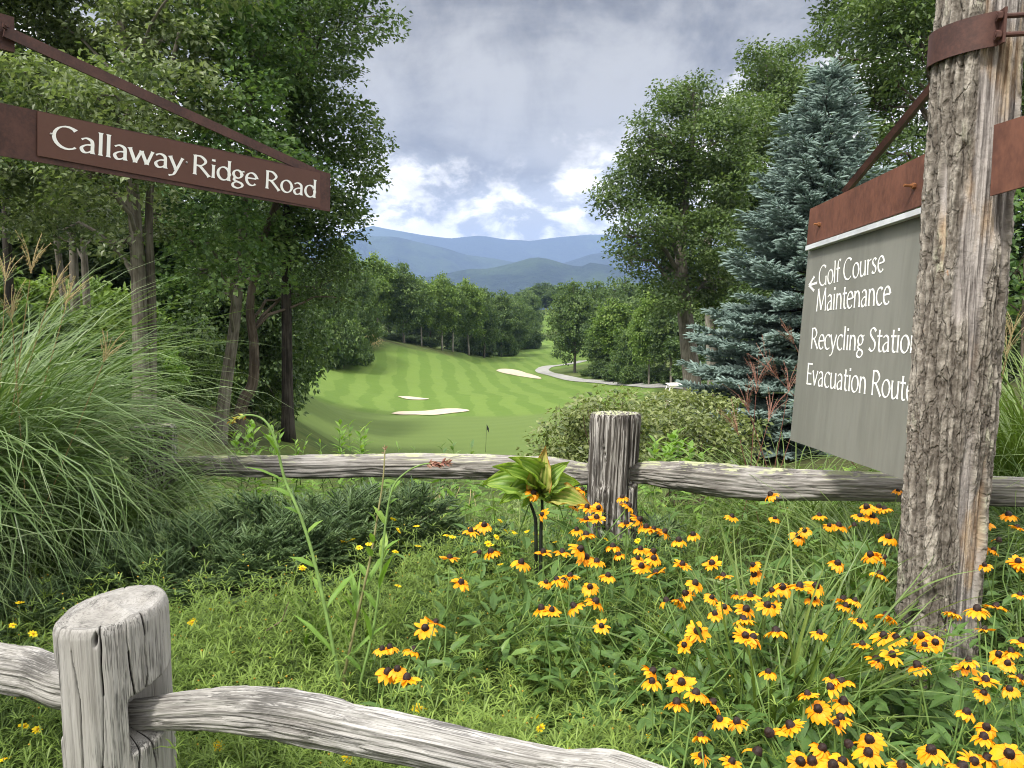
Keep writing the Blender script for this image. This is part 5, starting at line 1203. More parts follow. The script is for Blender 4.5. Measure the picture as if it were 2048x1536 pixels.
slab(mb, st_a, st_b, st_b+dn_*0.022, st_a+dn_*0.022, bn, 0.030); ks.append(mb.build('aluminium_strip', M['alu'], rs))
g_tl = at(1617, 497, BX_far); g_bl = at(1580, 880, BX_far); g_br = at(1828, 966, 2.92); g_tr = at(1872, 408, 2.90)
gu = unit(g_tr-g_tl); gn = unit(np.cross(g_tr-g_tl, g_tl-g_bl)); gn = gn if np.dot(gn, CAM-g_tl) > 0 else -gn
def onp(px, py): return onplane(px, py, g_tl, gn)
c_bl = onp(1580, 880); c_br = onp(1830, 967); c_tr = onp(1874, 407); c_tl = onp(1617, 497)
mb = MB(); slab(mb, c_bl, c_br, c_tr, c_tl, gn, 0.006); pan = mb.build('direction_board', M['panel_grey'], rs); ks.append(pan)
def line_text(s, pL, pR, pT, full=None, **kw):
    o = onp(*pL); e = onp(*pR); t_ = onp(*pT); u = unit(e-o); v = unit(np.cross(gn, u)); v = v if v[2] > 0 else -v
    wd = np.linalg.norm(e-o)
    if full: wd = wd*text_width(full)/text_width(s[:len(s)])
    l_ = lettering(full or s, o, u, v, gn, np.linalg.norm(np.dot(t_-o, v)), wd, **kw).build('lettering', M['letter'], pan, local=True); localise(l_, rs.location)
line_text('Golf Course', (1637, 573), (1769, 542), (1642, 532), thick=0.108, thin=0.044)
line_text('Maintenance', (1632, 623), (1781, 608), (1638, 578), thick=0.108, thin=0.044)
line_text('Recycling Statio', (1621, 697), (1819, 706), (1626, 656), full='Recycling Station', thick=0.108, thin=0.044)
line_text('Evacuation Route', (1612, 768), (1829, 804), (1617, 726), thick=0.108, thin=0.044)
line_text('<', (1617, 585), (1634, 580), (1620, 551))
mb = MB(); k0 = onplane(1692, 382, bf_b-bn*0.02, bn); k1_ = at(1893, 140, 2.92); flatbar(mb, k0, k1_, 0.019, 0.012, np.array([1.0, 0, 0.6])); ks.append(mb.build('stay_bar', M['rust_dark'], rs))
# band round the head of the log, its lug and rods
lax = unit(ltop-lbase)
def log_c(z): return lbase+lax*((z-lbase[2])/lax[2])
bz0, bz1 = at(1930, 92, 2.66)[2], at(1930, 22, 2.66)[2]
mb = MB(); V = []; na = 60
for k in range(na):
    a = -3.0+2.82*k/(na-1)                    # left and front of the log only
    for z_, in ((bz0,), (bz1,)):
        zt = z_-0.035*math.cos(a)*0-0.05*(math.sin(a)*-0.35)
        c = log_c(zt); r = 0.151
        for q in (r, r+0.007): V.append([c[0]+math.sin(a)*q, c[1]-math.cos(a)*q, zt])
Q = []
for k in range(na-1):
    b0 = k*4; b1 = b0+4
    Q += [[b0+1, b1+1, b1+3, b0+3], [b0, b0+2, b1+2, b1], [b0+2, b0+3, b1+3, b1+2], [b0, b1, b1+1, b0+1]]
mb.add(V, Q); 
ae = -0.18; ec = [np.array(V[-4+i]) for i in range(4)]
out = unit(np.array([math.sin(ae), -math.cos(ae), 0])); tgt = np.array([math.cos(ae), math.sin(ae), 0])
slab(mb, ec[1], ec[1]+out*0.035, ec[3]+out*0.035, ec[3], tgt, -0.008); band = mb.build('band', M['rust_dark'], rs, False); ks.append(band)
for f in (0.25, 0.78):
    p = (ec[1]*(1-f)+ec[3]*f)+out*0.02; mb = MB(); tube(mb, np.array([p-tgt*0.02, p+tgt*0.42]), [0.0085, 0.0085], 10); tube(mb, np.array([p-tgt*0.018, p-tgt*0.004]), [0.016, 0.016], 6)
    o = mb.build('clamp_rod', M['rust_dark'], band, local=True); localise(o, rs.location)
# second beam on the near side of the log
s_tl = at(1988, 250, 2.62); s_bl = at(1980, 392, 2.62); s_tr = at(2180, 190, 2.36); s_br = at(2172, 338, 2.36)
sn = unit(np.cross(s_tr-s_tl, s_tl-s_bl)); sn = sn if np.dot(sn, CAM-s_tl) > 0 else -sn
mb = MB(); slab(mb, s_bl, s_br, s_tr, s_tl, sn, 0.012); ks.append(mb.build('beam', M['rust_red'], rs))
note(rs, *ks)

# ------------------------------------------------------------------ flowers
def petal(mb, rng, az, L, W_, droop, r0, zb, rise=0.12):
    n = 5; t = np.linspace(0, 1, n); th = rise-droop*t**1.1
    x = r0+np.cumsum(np.cos(th))*L/n-np.cos(th[0])*L/n; z = zb+np.cumsum(np.sin(th))*L/n
    w_ = W_*np.array([0.45, 0.9, 1.0, 0.82, 0.22])*0.5; tw = rng.normal()*0.25
    h = np.array([math.cos(az), math.sin(az), 0]); s = np.array([-math.sin(az), math.cos(az), 0])
    P = h*x[:, None]+np.array([0, 0, 1])*z[:, None]; up = np.array([0, 0, 1.0])
    V = np.stack([P-s*w_[:, None]+up*tw*w_[:, None], P-up*0.0012, P+s*w_[:, None]-up*tw*w_[:, None]], 1).reshape(-1, 3)
    i = np.arange(n-1)[:, None]*3; q = np.array([[0, 1, 4, 3], [1, 2, 5, 4]])
    tt = np.repeat(np.linspace(0.25, 0.72, n)+rng.normal()*0.12, 3)
    mb.add(V, (i[..., None]+q[None]).reshape(-1, 4), None, np.clip(tt, 0, 1))

def dome(mb, r, h, z0, rng, n=9, m_=14):
    V = []; 
    for k in range(n):
        f = k/(n-1)*0.5*math.pi*1.08-0.12; rr_ = r*math.cos(max(f, -0.4))**0.8 if f < 1.57 else 0.0
        for q in range(m_):
            a = q/m_*6.283+k*0.22; e = 1+0.07*rng.normal(); V.append([rr_*e*math.cos(a), rr_*e*math.sin(a), z0+h*math.sin(f)*(1+0.03*rng.normal())])
    V.append([0, 0, z0+h]); Q = [[k*m_+q, k*m_+(q+1) % m_, (k+1)*m_+(q+1) % m_, (k+1)*m_+q] for k in range(n-1) for q in range(m_)]
    T = [[(n-1)*m_+q, (n-1)*m_+(q+1) % m_, len(V)-1] for q in range(m_)]
    mb.add(V, Q, T)

def susan_proto(seed, np_, droop, H=0.55, lvs=3, ragged=0.0, dr=0.15):
    """origin at the flower head; the stem runs down from it"""
    rng = np.random.default_rng(seed); t = empty('black_eyed_susan')
    pm = MB()
    for k in range(np_):
        if rng.random() < ragged: continue
        petal(pm, rng, k/np_*6.283+rng.normal()*0.07, rng.uniform(0.027, 0.036), rng.uniform(0.0100, 0.0135), droop+rng.normal()*dr, 0.006, -0.004)
    cm = MB(); dome(cm, 0.0095, 0.013, -0.003, rng)
    sm_ = MB(); sx_, sy_ = rng.normal()*0.03, rng.normal()*0.03
    tube(sm_, crm([(sx_*2.2, sy_*2.2, -H), (sx_*2, sy_, -H*0.6), (sx_*0.4, sy_*0.4, -0.2), (0, 0, -0.004)], 12), np.linspace(0.0034, 0.0020, 12), 6, 0.5)
    note(t, pm.build('petals', M['petal'], t, True), cm.build('cone', M['cone'], t, True), sm_.build('stem', M['stem_green'], t, True))
    lv = MB()
    for k in range(lvs):
        z = -H*(0.35+0.5*k/max(1, lvs-1)) if lvs > 1 else -H*0.5; a = rng.random()*6.283
        U = np.array([[math.cos(a), math.sin(a), 0.45]]); leaves(lv, rng, np.array([[sx_*1.5, sy_, z]]), U, np.array([[-math.cos(a)*0.4, -math.sin(a)*0.4, 1]]), rng.uniform(0.08, 0.13), rng.uniform(0.025, 0.04), rng.uniform(0.3, 0.7), 0.15, 0, 7)
    note(t, lv.build('leaves', M['leaf_susan'], t)); return t
SUS = [susan_proto(201, 14, 0.95), susan_proto(202, 13, 1.2), susan_proto(203, 15, 0.6), susan_proto(204, 12, 1.25, dr=0.25), susan_proto(205, 12, 0.55, ragged=0.3, dr=0.35), susan_proto(206, 13, 1.05, lvs=2), susan_proto(207, 12, 1.5, ragged=0.75, dr=0.4), susan_proto(208, 14, 0.2, dr=0.3)]
z2 = "430,215 655,225 632,100 888,210 940,262 1072,262 990,262 1200,165 1230,175 1135,165 1165,215 1100,212 1250,322 1300,80 780,318 810,290 985,460 1225,430 1155,415 1205,515 78,295 225,310 150,340 20,280 18,400 20,435 170,465 30,510 325,460 385,525 540,470 545,520 238,565 185,620 85,655 158,660 325,640 460,625 525,630 390,690 340,725 505,700 490,755 615,680 645,690 695,585 785,580 870,580 640,605 855,645 1015,650 1028,685 1075,655 1100,765 1240,735 250,815 180,890 500,840 660,815 540,850 890,825 1225,840 1290,850 1115,885 1590,720 1440,890 1497,875 1420,840 1400,995 1270,940 1185,965 1650,1005 1670,970 1760,1070 1750,1140 1885,1120 1660,1240 1765,1320 1750,1370 1770,1480 1885,1460 1475,1440 1830,340 1750,360 1800,390 1765,245 1880,205 1925,270 1755,470 1930,450 1945,470 1940,625 1715,700 1815,685 1755,805 1895,920 1830,940 1875,985 1940,1060 1950,870 620,1030 955,1060 945,1110 1000,1080 825,1145 1015,1185 880,1225 975,1300 1000,1270 735,1310 625,1350 565,1450 455,1290 365,1280 265,1365 270,1470 330,1190 240,1140 165,1085 125,1030 15,1025 10,1080 140,1190 905,1430 1040,1410 1145,1455 1150,1385 850,1500 960,1520 790,1500 1320,1520 1700,1500 1640,1530 430,1500 1010,1500"
z1 = "895,290 965,260 1225,90 1335,50 1480,75 1270,205 785,430 940,405 1000,400 845,560 710,770 655,800 470,900 430,910 595,915 460,1030 560,1060 510,1015 1275,400 1375,400 1160,455 1470,385 1500,430 1555,450 1345,545 1380,550 1415,525 1290,560 1520,585 1435,685 1550,660 1265,695 1320,705 1580,790 1615,525 1640,370 1670,415 1785,385 1770,435 1790,475 1440,165 1505,165 1565,170 1500,230 1555,220 1450,285 1500,310 1690,115 1725,160 1710,250 1780,230 1815,270"
HEADS = [(1300+float(a)/2.622, 950+float(b)/2.622) for a, b in (s.split(',') for s in z2.split())]
HEADS += [(600+float(a)/2.621, 950+float(b)/2.621) for a, b in (s.split(',') for s in z1.split())]
rngF = np.random.default_rng(301); usedS = set()
def susan_label(px, py):
    if px < 860 and py > 1230: return 'orange flower of the small patch alone in the ground cover before the near rail', 'small patch of orange flowers before the rail'
    if px > 1945 and py < 1250: return 'orange flower standing to the far side of the log post, before the tall grass', 'orange flowers beyond the log post'
    if px > 1780 and py > 1200: return 'orange flower crowding round the foot of the log post', 'orange flowers round the foot of the log'
    if py < 1030 and px < 1200: return 'orange flower in front of the large yellowing leaves', 'orange flowers before the yellowing leaves'
    if px < 1330: return 'orange flower in the loose drift below the far fence post', 'orange flowers below the far fence post'
    if py < 1075: return 'orange flower close under the darker far rail, before the grass tufts', 'orange flowers under the far rail'
    if py < 1320: return 'orange flower in the dense band around the tall strap leaves, between fence post and log', 'orange flowers around the strap leaves'
    return 'large orange flower in the front cluster beside the end of the near rail', 'front cluster of orange flowers'
for n_i, (px, py) in enumerate(HEADS):
    zh = float(np.interp(py, [960, 1050, 1200, 1536], [0.72, 0.66, 0.60, 0.53]))+rngF.uniform(-0.03, 0.03)
    p = at_z(px, py, zh)
    k = int(rngF.choice(8, p=[0.23, 0.20, 0.14, 0.11, 0.08, 0.14, 0.04, 0.06]))
    o = SUS[k] if k not in usedS else copy_tree(SUS[k]); usedS.add(k)
    o.location = p; s = rngF.uniform(0.84, 1.28)*float(np.interp(py, [980, 1200, 1500], [1.1, 1.06, 1.0])); sz = (zh+0.02)/0.55
    o.scale = (s, s, s); o.rotation_euler = (rngF.normal()*0.30+0.10, rngF.normal()*0.30, rngF.random()*6.283)
    l_, g_ = susan_label(px, py); props(o, l_, 'flower', g_)

def core_proto(seed):
    rng = np.random.default_rng(seed); t = empty('coreopsis_flower'); pm = MB()
    for k in range(8): petal(pm, rng, k/8*6.283+rng.normal()*0.06, rng.uniform(0.015, 0.019), rng.uniform(0.007, 0.009), 0.25+rng.normal()*0.15, 0.003, 0.0)
    dm = MB(); dome(dm, 0.0042, 0.004, 0.0, rng, 5, 10)
    sm_ = MB(); tube(sm_, crm([(0.02*rng.normal(), 0.02*rng.normal(), -0.22), (0.01*rng.normal(), 0, -0.1), (0, 0, 0)], 8), [0.0012]*8, 5, 0.5)
    note(t, pm.build('petals', M['petal_yellow'], t, True), dm.build('disc', M['disc'], t, True), sm_.build('stem', M['stem_green'], t, True)); return t
COR = [core_proto(221), core_proto(222)]; usedC = set()
zc0 = "95,738 62,848 160,888 930,832 1025,772 1460,570 1590,425 1660,440 115,1335 180,1350 1055,1432 1680,1490 20,1495"
zc1 = "150,330 230,345 310,380 360,362 490,232 610,268 515,290 620,372 500,402 515,580 770,318 800,325 985,360 1050,240 1080,295 1110,295 1125,305 1190,295 1240,312 1030,325 1215,350 1050,468 615,1222 640,1225 1235,1280 1260,1325 250,1482 1815,1380 15,490 1450,340 1500,365 1770,345 1600,335 1340,350 1700,420 270,340 1000,370"
CH_ = [(float(a)/2.416, 900+float(b)/2.416) for a, b in (s.split(',') for s in zc0.split())]
CH_ += [(600+float(a)/2.621, 950+float(b)/2.621) for a, b in (s.split(',') for s in zc1.split())]
for px, py in CH_:
    zh = float(np.interp(py, [1030, 1150, 1536], [0.46, 0.40, 0.34])); p = at_z(px, py, zh); k = int(rngF.random() < 0.5)
    o = COR[k] if k not in usedC else copy_tree(COR[k]); usedC.add(k)
    o.location = p; s = rngF.uniform(0.9, 1.15); o.scale = (s, s, s); o.rotation_euler = (rngF.normal()*0.35+0.2, rngF.normal()*0.35, rngF.random()*6.28)
    if py > 1400: l_, g_ = 'small yellow flower low in the ground cover round the near rail', 'yellow flowers round the near rail'
    elif px < 450: l_, g_ = 'small yellow flower in the ground cover behind the sawn near post', 'yellow flowers behind the near post'
    elif px < 870: l_, g_ = 'small yellow flower in the feathery ground cover below the dark spruce mounds', 'yellow flowers below the spruce mounds'
    else: l_, g_ = 'small yellow flower scattered among the orange flowers below the far rail', 'yellow flowers among the orange ones'
    props(o, l_, 'flower', g_)

# ------------------------------------------------------------------ ground cover of the bed
def ground_cover():
    rng = np.random.default_rng(401); mb = MB()
    def region(n, keep):
        out = []
        while sum(len(x) for x in out) < n:
            y = 1.15+(rng.random(n)**1.25)*2.75; x = (rng.random(n)*2-1)*(0.75*y+0.25); k = keep(x, y); out.append(np.stack([x, y], -1)[k])
        return np.concatenate(out)[:n]
    dens = lambda x, y: fbm(np.stack([x*2.2, y*2.2, 0*x], -1), 3, 61)
    def keep(x, y):
        ok = (y < 3.75) & ~((np.abs(x+1.4) < 0.75) & (y > 3.15)) & (y > 1.2)
        right = np.clip((x/np.maximum(y, .1)-0.10)*3.0, 0, 0.8)
        return ok & (rng.random(len(x)) > right)
    P = region(5600, keep); n = len(P)
    hgt = 0.13+0.40*dens(P[:, 0], P[:, 1])+rng.normal(size=n)*0.045+0.13*(rng.random(n) < 0.12)
    hgt = hgt*np.where(P[:, 1] < 1.9, 0.92, 1.0)
    ln_ = rng.normal(size=(n, 2))*0.05
    base = np.stack([P[:, 0], P[:, 1], 0*hgt], -1); top = np.stack([P[:, 0]+ln_[:, 0], P[:, 1]+ln_[:, 1], hgt], -1)
    sd = unit(np.stack([rng.normal(size=n), rng.normal(size=n), 0*hgt], -1))*0.0011
    V = np.stack([base-sd, base+sd, top], 1).reshape(-1, 3); mb.add(V, None, np.arange(3*n).reshape(-1, 3), 0.35)
    pt = dens(P[:, 0]*1.3+7, P[:, 1]*1.3)
    for nd in range(6):
        f = 0.30+0.70*nd/5; node = base+(top-base)*f
        for q in range(6):
            az = q/6*6.283+rng.random(n)*1.0+nd; L = rng.uniform(0.038, 0.078, n)*(1.1-0.35*(f > 0.9)); el = rng.uniform(0.15, 0.95, n)
            d1 = np.stack([np.cos(az)*np.cos(el), np.sin(az)*np.cos(el), np.sin(el)], -1)
            s_ = np.stack([-np.sin(az), np.cos(az), 0*az], -1)*rng.uniform(0.0014, 0.0025, n)[:, None]
            m_ = node+d1*L[:, None]*0.55; e = node+(d1+np.array([0, 0, -0.25]))*L[:, None]
            V = np.stack([node-s_*0.6, node+s_*0.6, m_+s_, m_-s_, e], 1).reshape(-1, 3); k = np.arange(n)[:, None]*5
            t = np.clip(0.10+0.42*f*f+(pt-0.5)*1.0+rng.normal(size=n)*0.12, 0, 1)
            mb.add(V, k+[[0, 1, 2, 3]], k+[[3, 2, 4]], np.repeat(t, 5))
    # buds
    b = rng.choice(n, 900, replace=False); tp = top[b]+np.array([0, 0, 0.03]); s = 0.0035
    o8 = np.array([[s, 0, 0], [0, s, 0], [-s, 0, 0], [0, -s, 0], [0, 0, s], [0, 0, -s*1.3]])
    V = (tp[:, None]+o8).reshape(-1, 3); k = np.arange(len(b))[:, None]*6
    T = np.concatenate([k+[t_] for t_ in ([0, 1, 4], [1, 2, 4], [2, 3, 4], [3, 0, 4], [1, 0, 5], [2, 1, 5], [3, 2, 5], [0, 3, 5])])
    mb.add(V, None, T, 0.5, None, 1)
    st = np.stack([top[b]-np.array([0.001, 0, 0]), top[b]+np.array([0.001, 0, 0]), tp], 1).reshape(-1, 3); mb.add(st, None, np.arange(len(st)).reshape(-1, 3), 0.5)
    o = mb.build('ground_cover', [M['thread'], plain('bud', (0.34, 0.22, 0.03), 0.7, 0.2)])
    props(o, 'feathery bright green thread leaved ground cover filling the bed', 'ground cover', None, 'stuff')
ground_cover()

def bed_foliage():
    rng = np.random.default_rng(402); mb = MB()
    hp_ = np.array([at_z(px, py, 0.5) for px, py in HEADS if not (px < 860)])
    hp_ = np.concatenate([hp_, np.array([at_z(px, py, 0.25) for px, py in ((960, 1290), (1010, 1330), (1080, 1330), (1150, 1400), (1230, 1430), (1250, 1330), (1300, 1480), (1200, 1300), (950, 1200), (1010, 1220), (1120, 1280), (1060, 1420), (960, 1400), (1170, 1340), (1290, 1400), (1240, 1250))]*2)])
    k = rng.integers(0, len(hp_), 5200); n = len(k)
    P = hp_[k]+rng.normal(size=(n, 3))*np.array([0.13, 0.13, 0])+np.array([0, 0.05, 0]); P[:, 2] = rng.random(n)**1.3*0.42+0.02
    az = rng.random(n)*6.283; el = rng.uniform(-0.1, 0.9, n)
    U = np.stack([np.cos(az)*np.cos(el), np.sin(az)*np.cos(el), np.sin(el)], -1); Nn = np.stack([-np.cos(az)*0.4, -np.sin(az)*0.4, 0*az+1], -1)+rng.normal(size=(n, 3))*0.2
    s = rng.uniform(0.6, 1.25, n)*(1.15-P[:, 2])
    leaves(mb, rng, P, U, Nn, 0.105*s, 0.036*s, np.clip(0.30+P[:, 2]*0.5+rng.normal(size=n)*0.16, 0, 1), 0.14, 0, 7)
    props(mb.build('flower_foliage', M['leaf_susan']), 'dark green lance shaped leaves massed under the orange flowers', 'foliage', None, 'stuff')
    # rough grass and weeds along the far rail
    mb = MB(); n = 4200; y = rng.uniform(3.75, 5.6, n); x = rng.uniform(-1.0, 1.0, n)*0.62*y+0.25
    h = rng.uniform(0.25, 0.62, n)*np.where(y > 4.3, 0.85, 0.8); h = h*np.where((x > -1.0) & (x < 0.1) & (y < 4.3), 1.1, 1.0)
    blades(mb, rng, np.stack([x, y, gz(x, y)-0.02], -1), rng.random(n)*6.283, np.abs(rng.normal(size=n))*0.22, h, rng.uniform(0.004, 0.009, n), rng.uniform(0.2, 1.6, n), 6, np.clip(0.42+rng.normal(size=n)*0.18, 0, 1), 0.15)
    props(mb.build('rough_grass', M['blade_light']), 'rough grass and weeds growing through the far fence', 'grass', None, 'stuff')
    mb = MB(); n = 2600; y = rng.uniform(4.2, 6.0, n); x = rng.uniform(-0.62, 0.7, n)*y; z = gz(x, y)+rng.random(n)*0.42+0.04
    az = rng.random(n)*6.283; U = np.stack([np.cos(az), np.sin(az), 0*az+rng.uniform(-0.1, 0.8, n)], -1)
    leaves(mb, rng, np.stack([x, y, z], -1), U, np.array([0, 0, 1.0])+rng.normal(size=(n, 3))*0.3, rng.uniform(0.06, 0.13, n), rng.uniform(0.02, 0.045, n), np.clip(0.4+rng.normal(size=n)*0.2, 0, 1), 0.15, 0, 7)
    props(mb.build('weeds', M['leaf_weed']), 'mixed leafy weeds behind the far fence', 'weeds', None, 'stuff')
bed_foliage()

# weeds that can be counted: tall stems, leafy tops over the far rail
def stem_weed(name, label, pts, r, leafspec, leafmat, stemmat, seed, bud=None, cat='weed', group=None, droop=0.15):
    """pts: (px, py, depth) from the foot up; leafspec: list of (t, length, width, side)"""
    rng = np.random.default_rng(seed); P = crm([at(*p) for p in pts], 40)
    b = P[0].copy(); b[2] = gz1(b[0], b[1]); t = empty(name, b, label, cat, group)
    mb = MB(); tube(mb, np.concatenate([[b-np.array([0, 0, 0.02])], P]), np.linspace(r, r*0.45, 41), 7)
    ks = [mb.build('stem', stemmat, t, True)]; lv = MB()
    for (tt, L, W_, side) in leafspec:
        k = int(tt*39); p = P[k]; tg = unit(P[min(k+1, 39)]-P[max(k-1, 0)]); a = side
        h = np.array([math.cos(a), math.sin(a)*0.7, 0]); U = unit(tg*rng.uniform(0.5, 1.2)+h*0.75)
        leaves(lv, rng, p[None], U[None], unit(np.array([[-h[0]*0.6, -h[1]*0.6-0.25, 1.0]])), L, W_, np.clip(0.55+rng.normal()*0.18, 0, 1), 0.12, 0, 7)
    if leafspec: ks.append(lv.build('leaves', leafmat, t))
    if bud:
        bm_ = MB(); tg = unit(P[-1]-P[-4]); n = bud[0]
        C = P[-1]+tg*np.linspace(-bud[1], bud[1]*0.4, n)[:, None]; U = tg+rng.normal(size=(n, 3))*0.5
        leaves(bm_, rng, C, U, rdir(rng, n), bud[2], bud[2]*0.38, np.clip(0.5+rng.normal(size=n)*0.3, 0, 1), 0.3)
        ks.append(bm_.build('buds', bud[3], t))
    note(t, *ks); return t
rngW = np.random.default_rng(55)
def lsp(n, L, W_, a=0.03, b=0.85): return [(a+(b-a)*((k+rngW.random()*0.5)/n), L*rngW.uniform(0.7, 1.2)*rngW.choice([1.0, 0.6, 1.25])*(1.25-0.7*k/n), W_*rngW.uniform(0.8, 1.3), rngW.uniform(0, 6.28)) for k in range(n)]
stem_weed('tall_weed', 'tall bending weed whose brown flower head nods above the leaves at the rail', [(680, 1370, 2.30), (655, 1240, 2.36), (628, 1120, 2.42), (600, 1030, 2.46), (570, 960, 2.5), (553, 890, 2.52), (540, 855, 2.53), (522, 836, 2.54), (495, 830, 2.54), (470, 838, 2.54)], 0.0065, lsp(10, 0.14, 0.026, 0.05, 0.62), M['leaf_weed'], M['stem_green'], 501, (26, 0.04, 0.022, M['leaf_brown']))
stem_weed('tall_weed', 'straight upright weed ending in a small pale bud over the far rail', [(688, 1350, 2.38), (715, 1230, 2.42), (740, 1120, 2.46), (757, 1020, 2.5), (766, 960, 2.52), (770, 900, 2.54)], 0.005, lsp(9, 0.13, 0.022, 0.03, 0.6), M['leaf_weed'], M['stem_red'], 502, (10, 0.015, 0.014, M['plume_red']))
stem_weed('tall_weed', 'slim weed with a feathery drooping tip crossing the far rail', [(720, 1370, 2.34), (748, 1250, 2.40), (762, 1140, 2.44), (772, 1040, 2.48), (786, 975, 2.5), (812, 945, 2.52), (845, 929, 2.52), (882, 926, 2.52)], 0.005, lsp(9, 0.13, 0.024, 0.03, 0.6), M['leaf_weed'], M['stem_green'], 503, (40, 0.05, 0.026, M['plume_red']))
for k, (px, py, L) in enumerate([(690, 1400, 0.2), (650, 1395, 0.2), (735, 1395, 0.18)]):
    p = at_z(px, py, 0.0); rng = np.random.default_rng(520+k); t = empty('weed_rosette', (p[0], p[1], 0), ['rosette of long narrow leaves at the foot of the tall weeds', 'rosette of narrow leaves beside the foot of the bending weed', 'rosette of narrow leaves below the feathery tipped weed'][k], 'weed')
    mb = MB(); n = 16; az = rng.random(n)*6.283; blades(mb, rng, np.tile([p[0], p[1], 0.02], (n, 1)), az, rng.uniform(0.05, 0.7, n), rng.uniform(0.28, 0.5, n), rng.uniform(0.022, 0.036, n), rng.uniform(0.2, 0.9, n), 7, np.clip(0.55+rng.normal(size=n)*0.1, 0, 1), 0.2, 0.3)
    note(t, mb.build('leaves', M['leaf_weed'], t))
for k, (px, pt, D, n, L, W_, lb_) in enumerate([
        (470, 868, 4.9, 18, 0.09, 0.03, 'leafy light green weed behind the rail, first of the row from the tall grass'), (505, 845, 5.0, 26, 0.10, 0.045, 'bushy light green weed with broad leaves rising in front of the kinked trunk'), (545, 850, 5.0, 22, 0.09, 0.03, 'light green weed under the dark straight trunk'),
        (590, 878, 4.9, 18, 0.07, 0.02, 'short narrow leaved weed at the foot of the dark straight trunk'), (640, 880, 5.1, 16, 0.07, 0.02, 'small narrow leaved weed on the rail before the grassy bank'), (680, 845, 5.2, 24, 0.09, 0.035, 'light green weed with spreading leaf pairs before the putting green'), (720, 860, 5.1, 22, 0.09, 0.035, 'leafy light green weed with long side leaves before the putting green'),
        (795, 885, 5.0, 12, 0.06, 0.016, 'tiny pale weed tip over the rail below the large bunker'), (830, 892, 5.0, 10, 0.06, 0.014, 'wispy pale weed tip between two others over the rail'),
        (905, 882, 5.1, 18, 0.075, 0.032, 'dark bluish weed with rounded leaves over the middle of the rail'), (942, 885, 5.1, 9, 0.085, 0.036, 'dark bluish weed with one upright leaf next to the flagstick'),
        (1310, 880, 5.0, 20, 0.10, 0.06, 'bright green broad leaved weed just past the far fence post'), (1345, 868, 5.2, 22, 0.10, 0.065, 'bright green lobed weed before the olive bush'), (1380, 890, 5.0, 18, 0.10, 0.06, 'bright green weed over the darker rail')]):
    b = on_ground(px, D); tp = at(px, pt, D); rng = np.random.default_rng(540+k)
    P = [(px+rng.normal()*5, 768+0, D)]; t = empty('leafy_weed', b, lb_, 'weed'); sb = MB(); lv = MB()
    S_ = crm([b, b+(tp-b)*0.5+rng.normal(size=3)*0.02, tp], 14); tube(sb, S_, np.linspace(0.005, 0.002, 14), 6)
    f = 0.45+0.55*np.arange(n)/n; C = b+(tp-b)*f[:, None]; az = np.arange(n)*2.4+rng.random(n); el = np.interp(f, [0.45, 1.0], [0.1, 1.0])
    U = np.stack([np.cos(az)*np.cos(el), np.sin(az)*np.cos(el), np.sin(el)], -1)
    for _s in range(2 if n > 12 else 0):
        q = b+(tp-b)*0.5+np.array([rng.normal()*0.03, rng.normal()*0.03, 0]); e = tp+np.array([rng.normal()*0.10, rng.normal()*0.06, -abs(rng.normal())*0.07]); tube(sb, np.array([q, e]), [0.003, 0.0015], 5)
        m_ = 14; ff = np.linspace(0.1, 1, m_); C = np.concatenate([C, q+(e-q)*ff[:, None]]); a2 = np.arange(m_)*2.4; e2 = 0.1+0.8*ff; U = np.concatenate([U, np.stack([np.cos(a2)*np.cos(e2), np.sin(a2)*np.cos(e2), np.sin(e2)], -1)]); az = np.concatenate([az, a2]); f = np.concatenate([f, 0.55+0.45*ff])
    n = len(C)
    leaves(lv, rng, C, U, np.stack([-np.cos(az)*0.5, -np.sin(az)*0.5, 0*az+1], -1), L*1.1*(1.25-0.55*f)*rng.uniform(0.8, 1.2, n), W_*(1.25-0.55*f), np.clip(0.55+rng.normal(size=n)*0.2, 0, 1), 0.12, 0, 7)
    note(t, sb.build('stem', M['stem_green'], t, True), lv.build('leaves', M['leaf_maple'] if 'bluish' in lb_ else M['leaf_weed'], t))

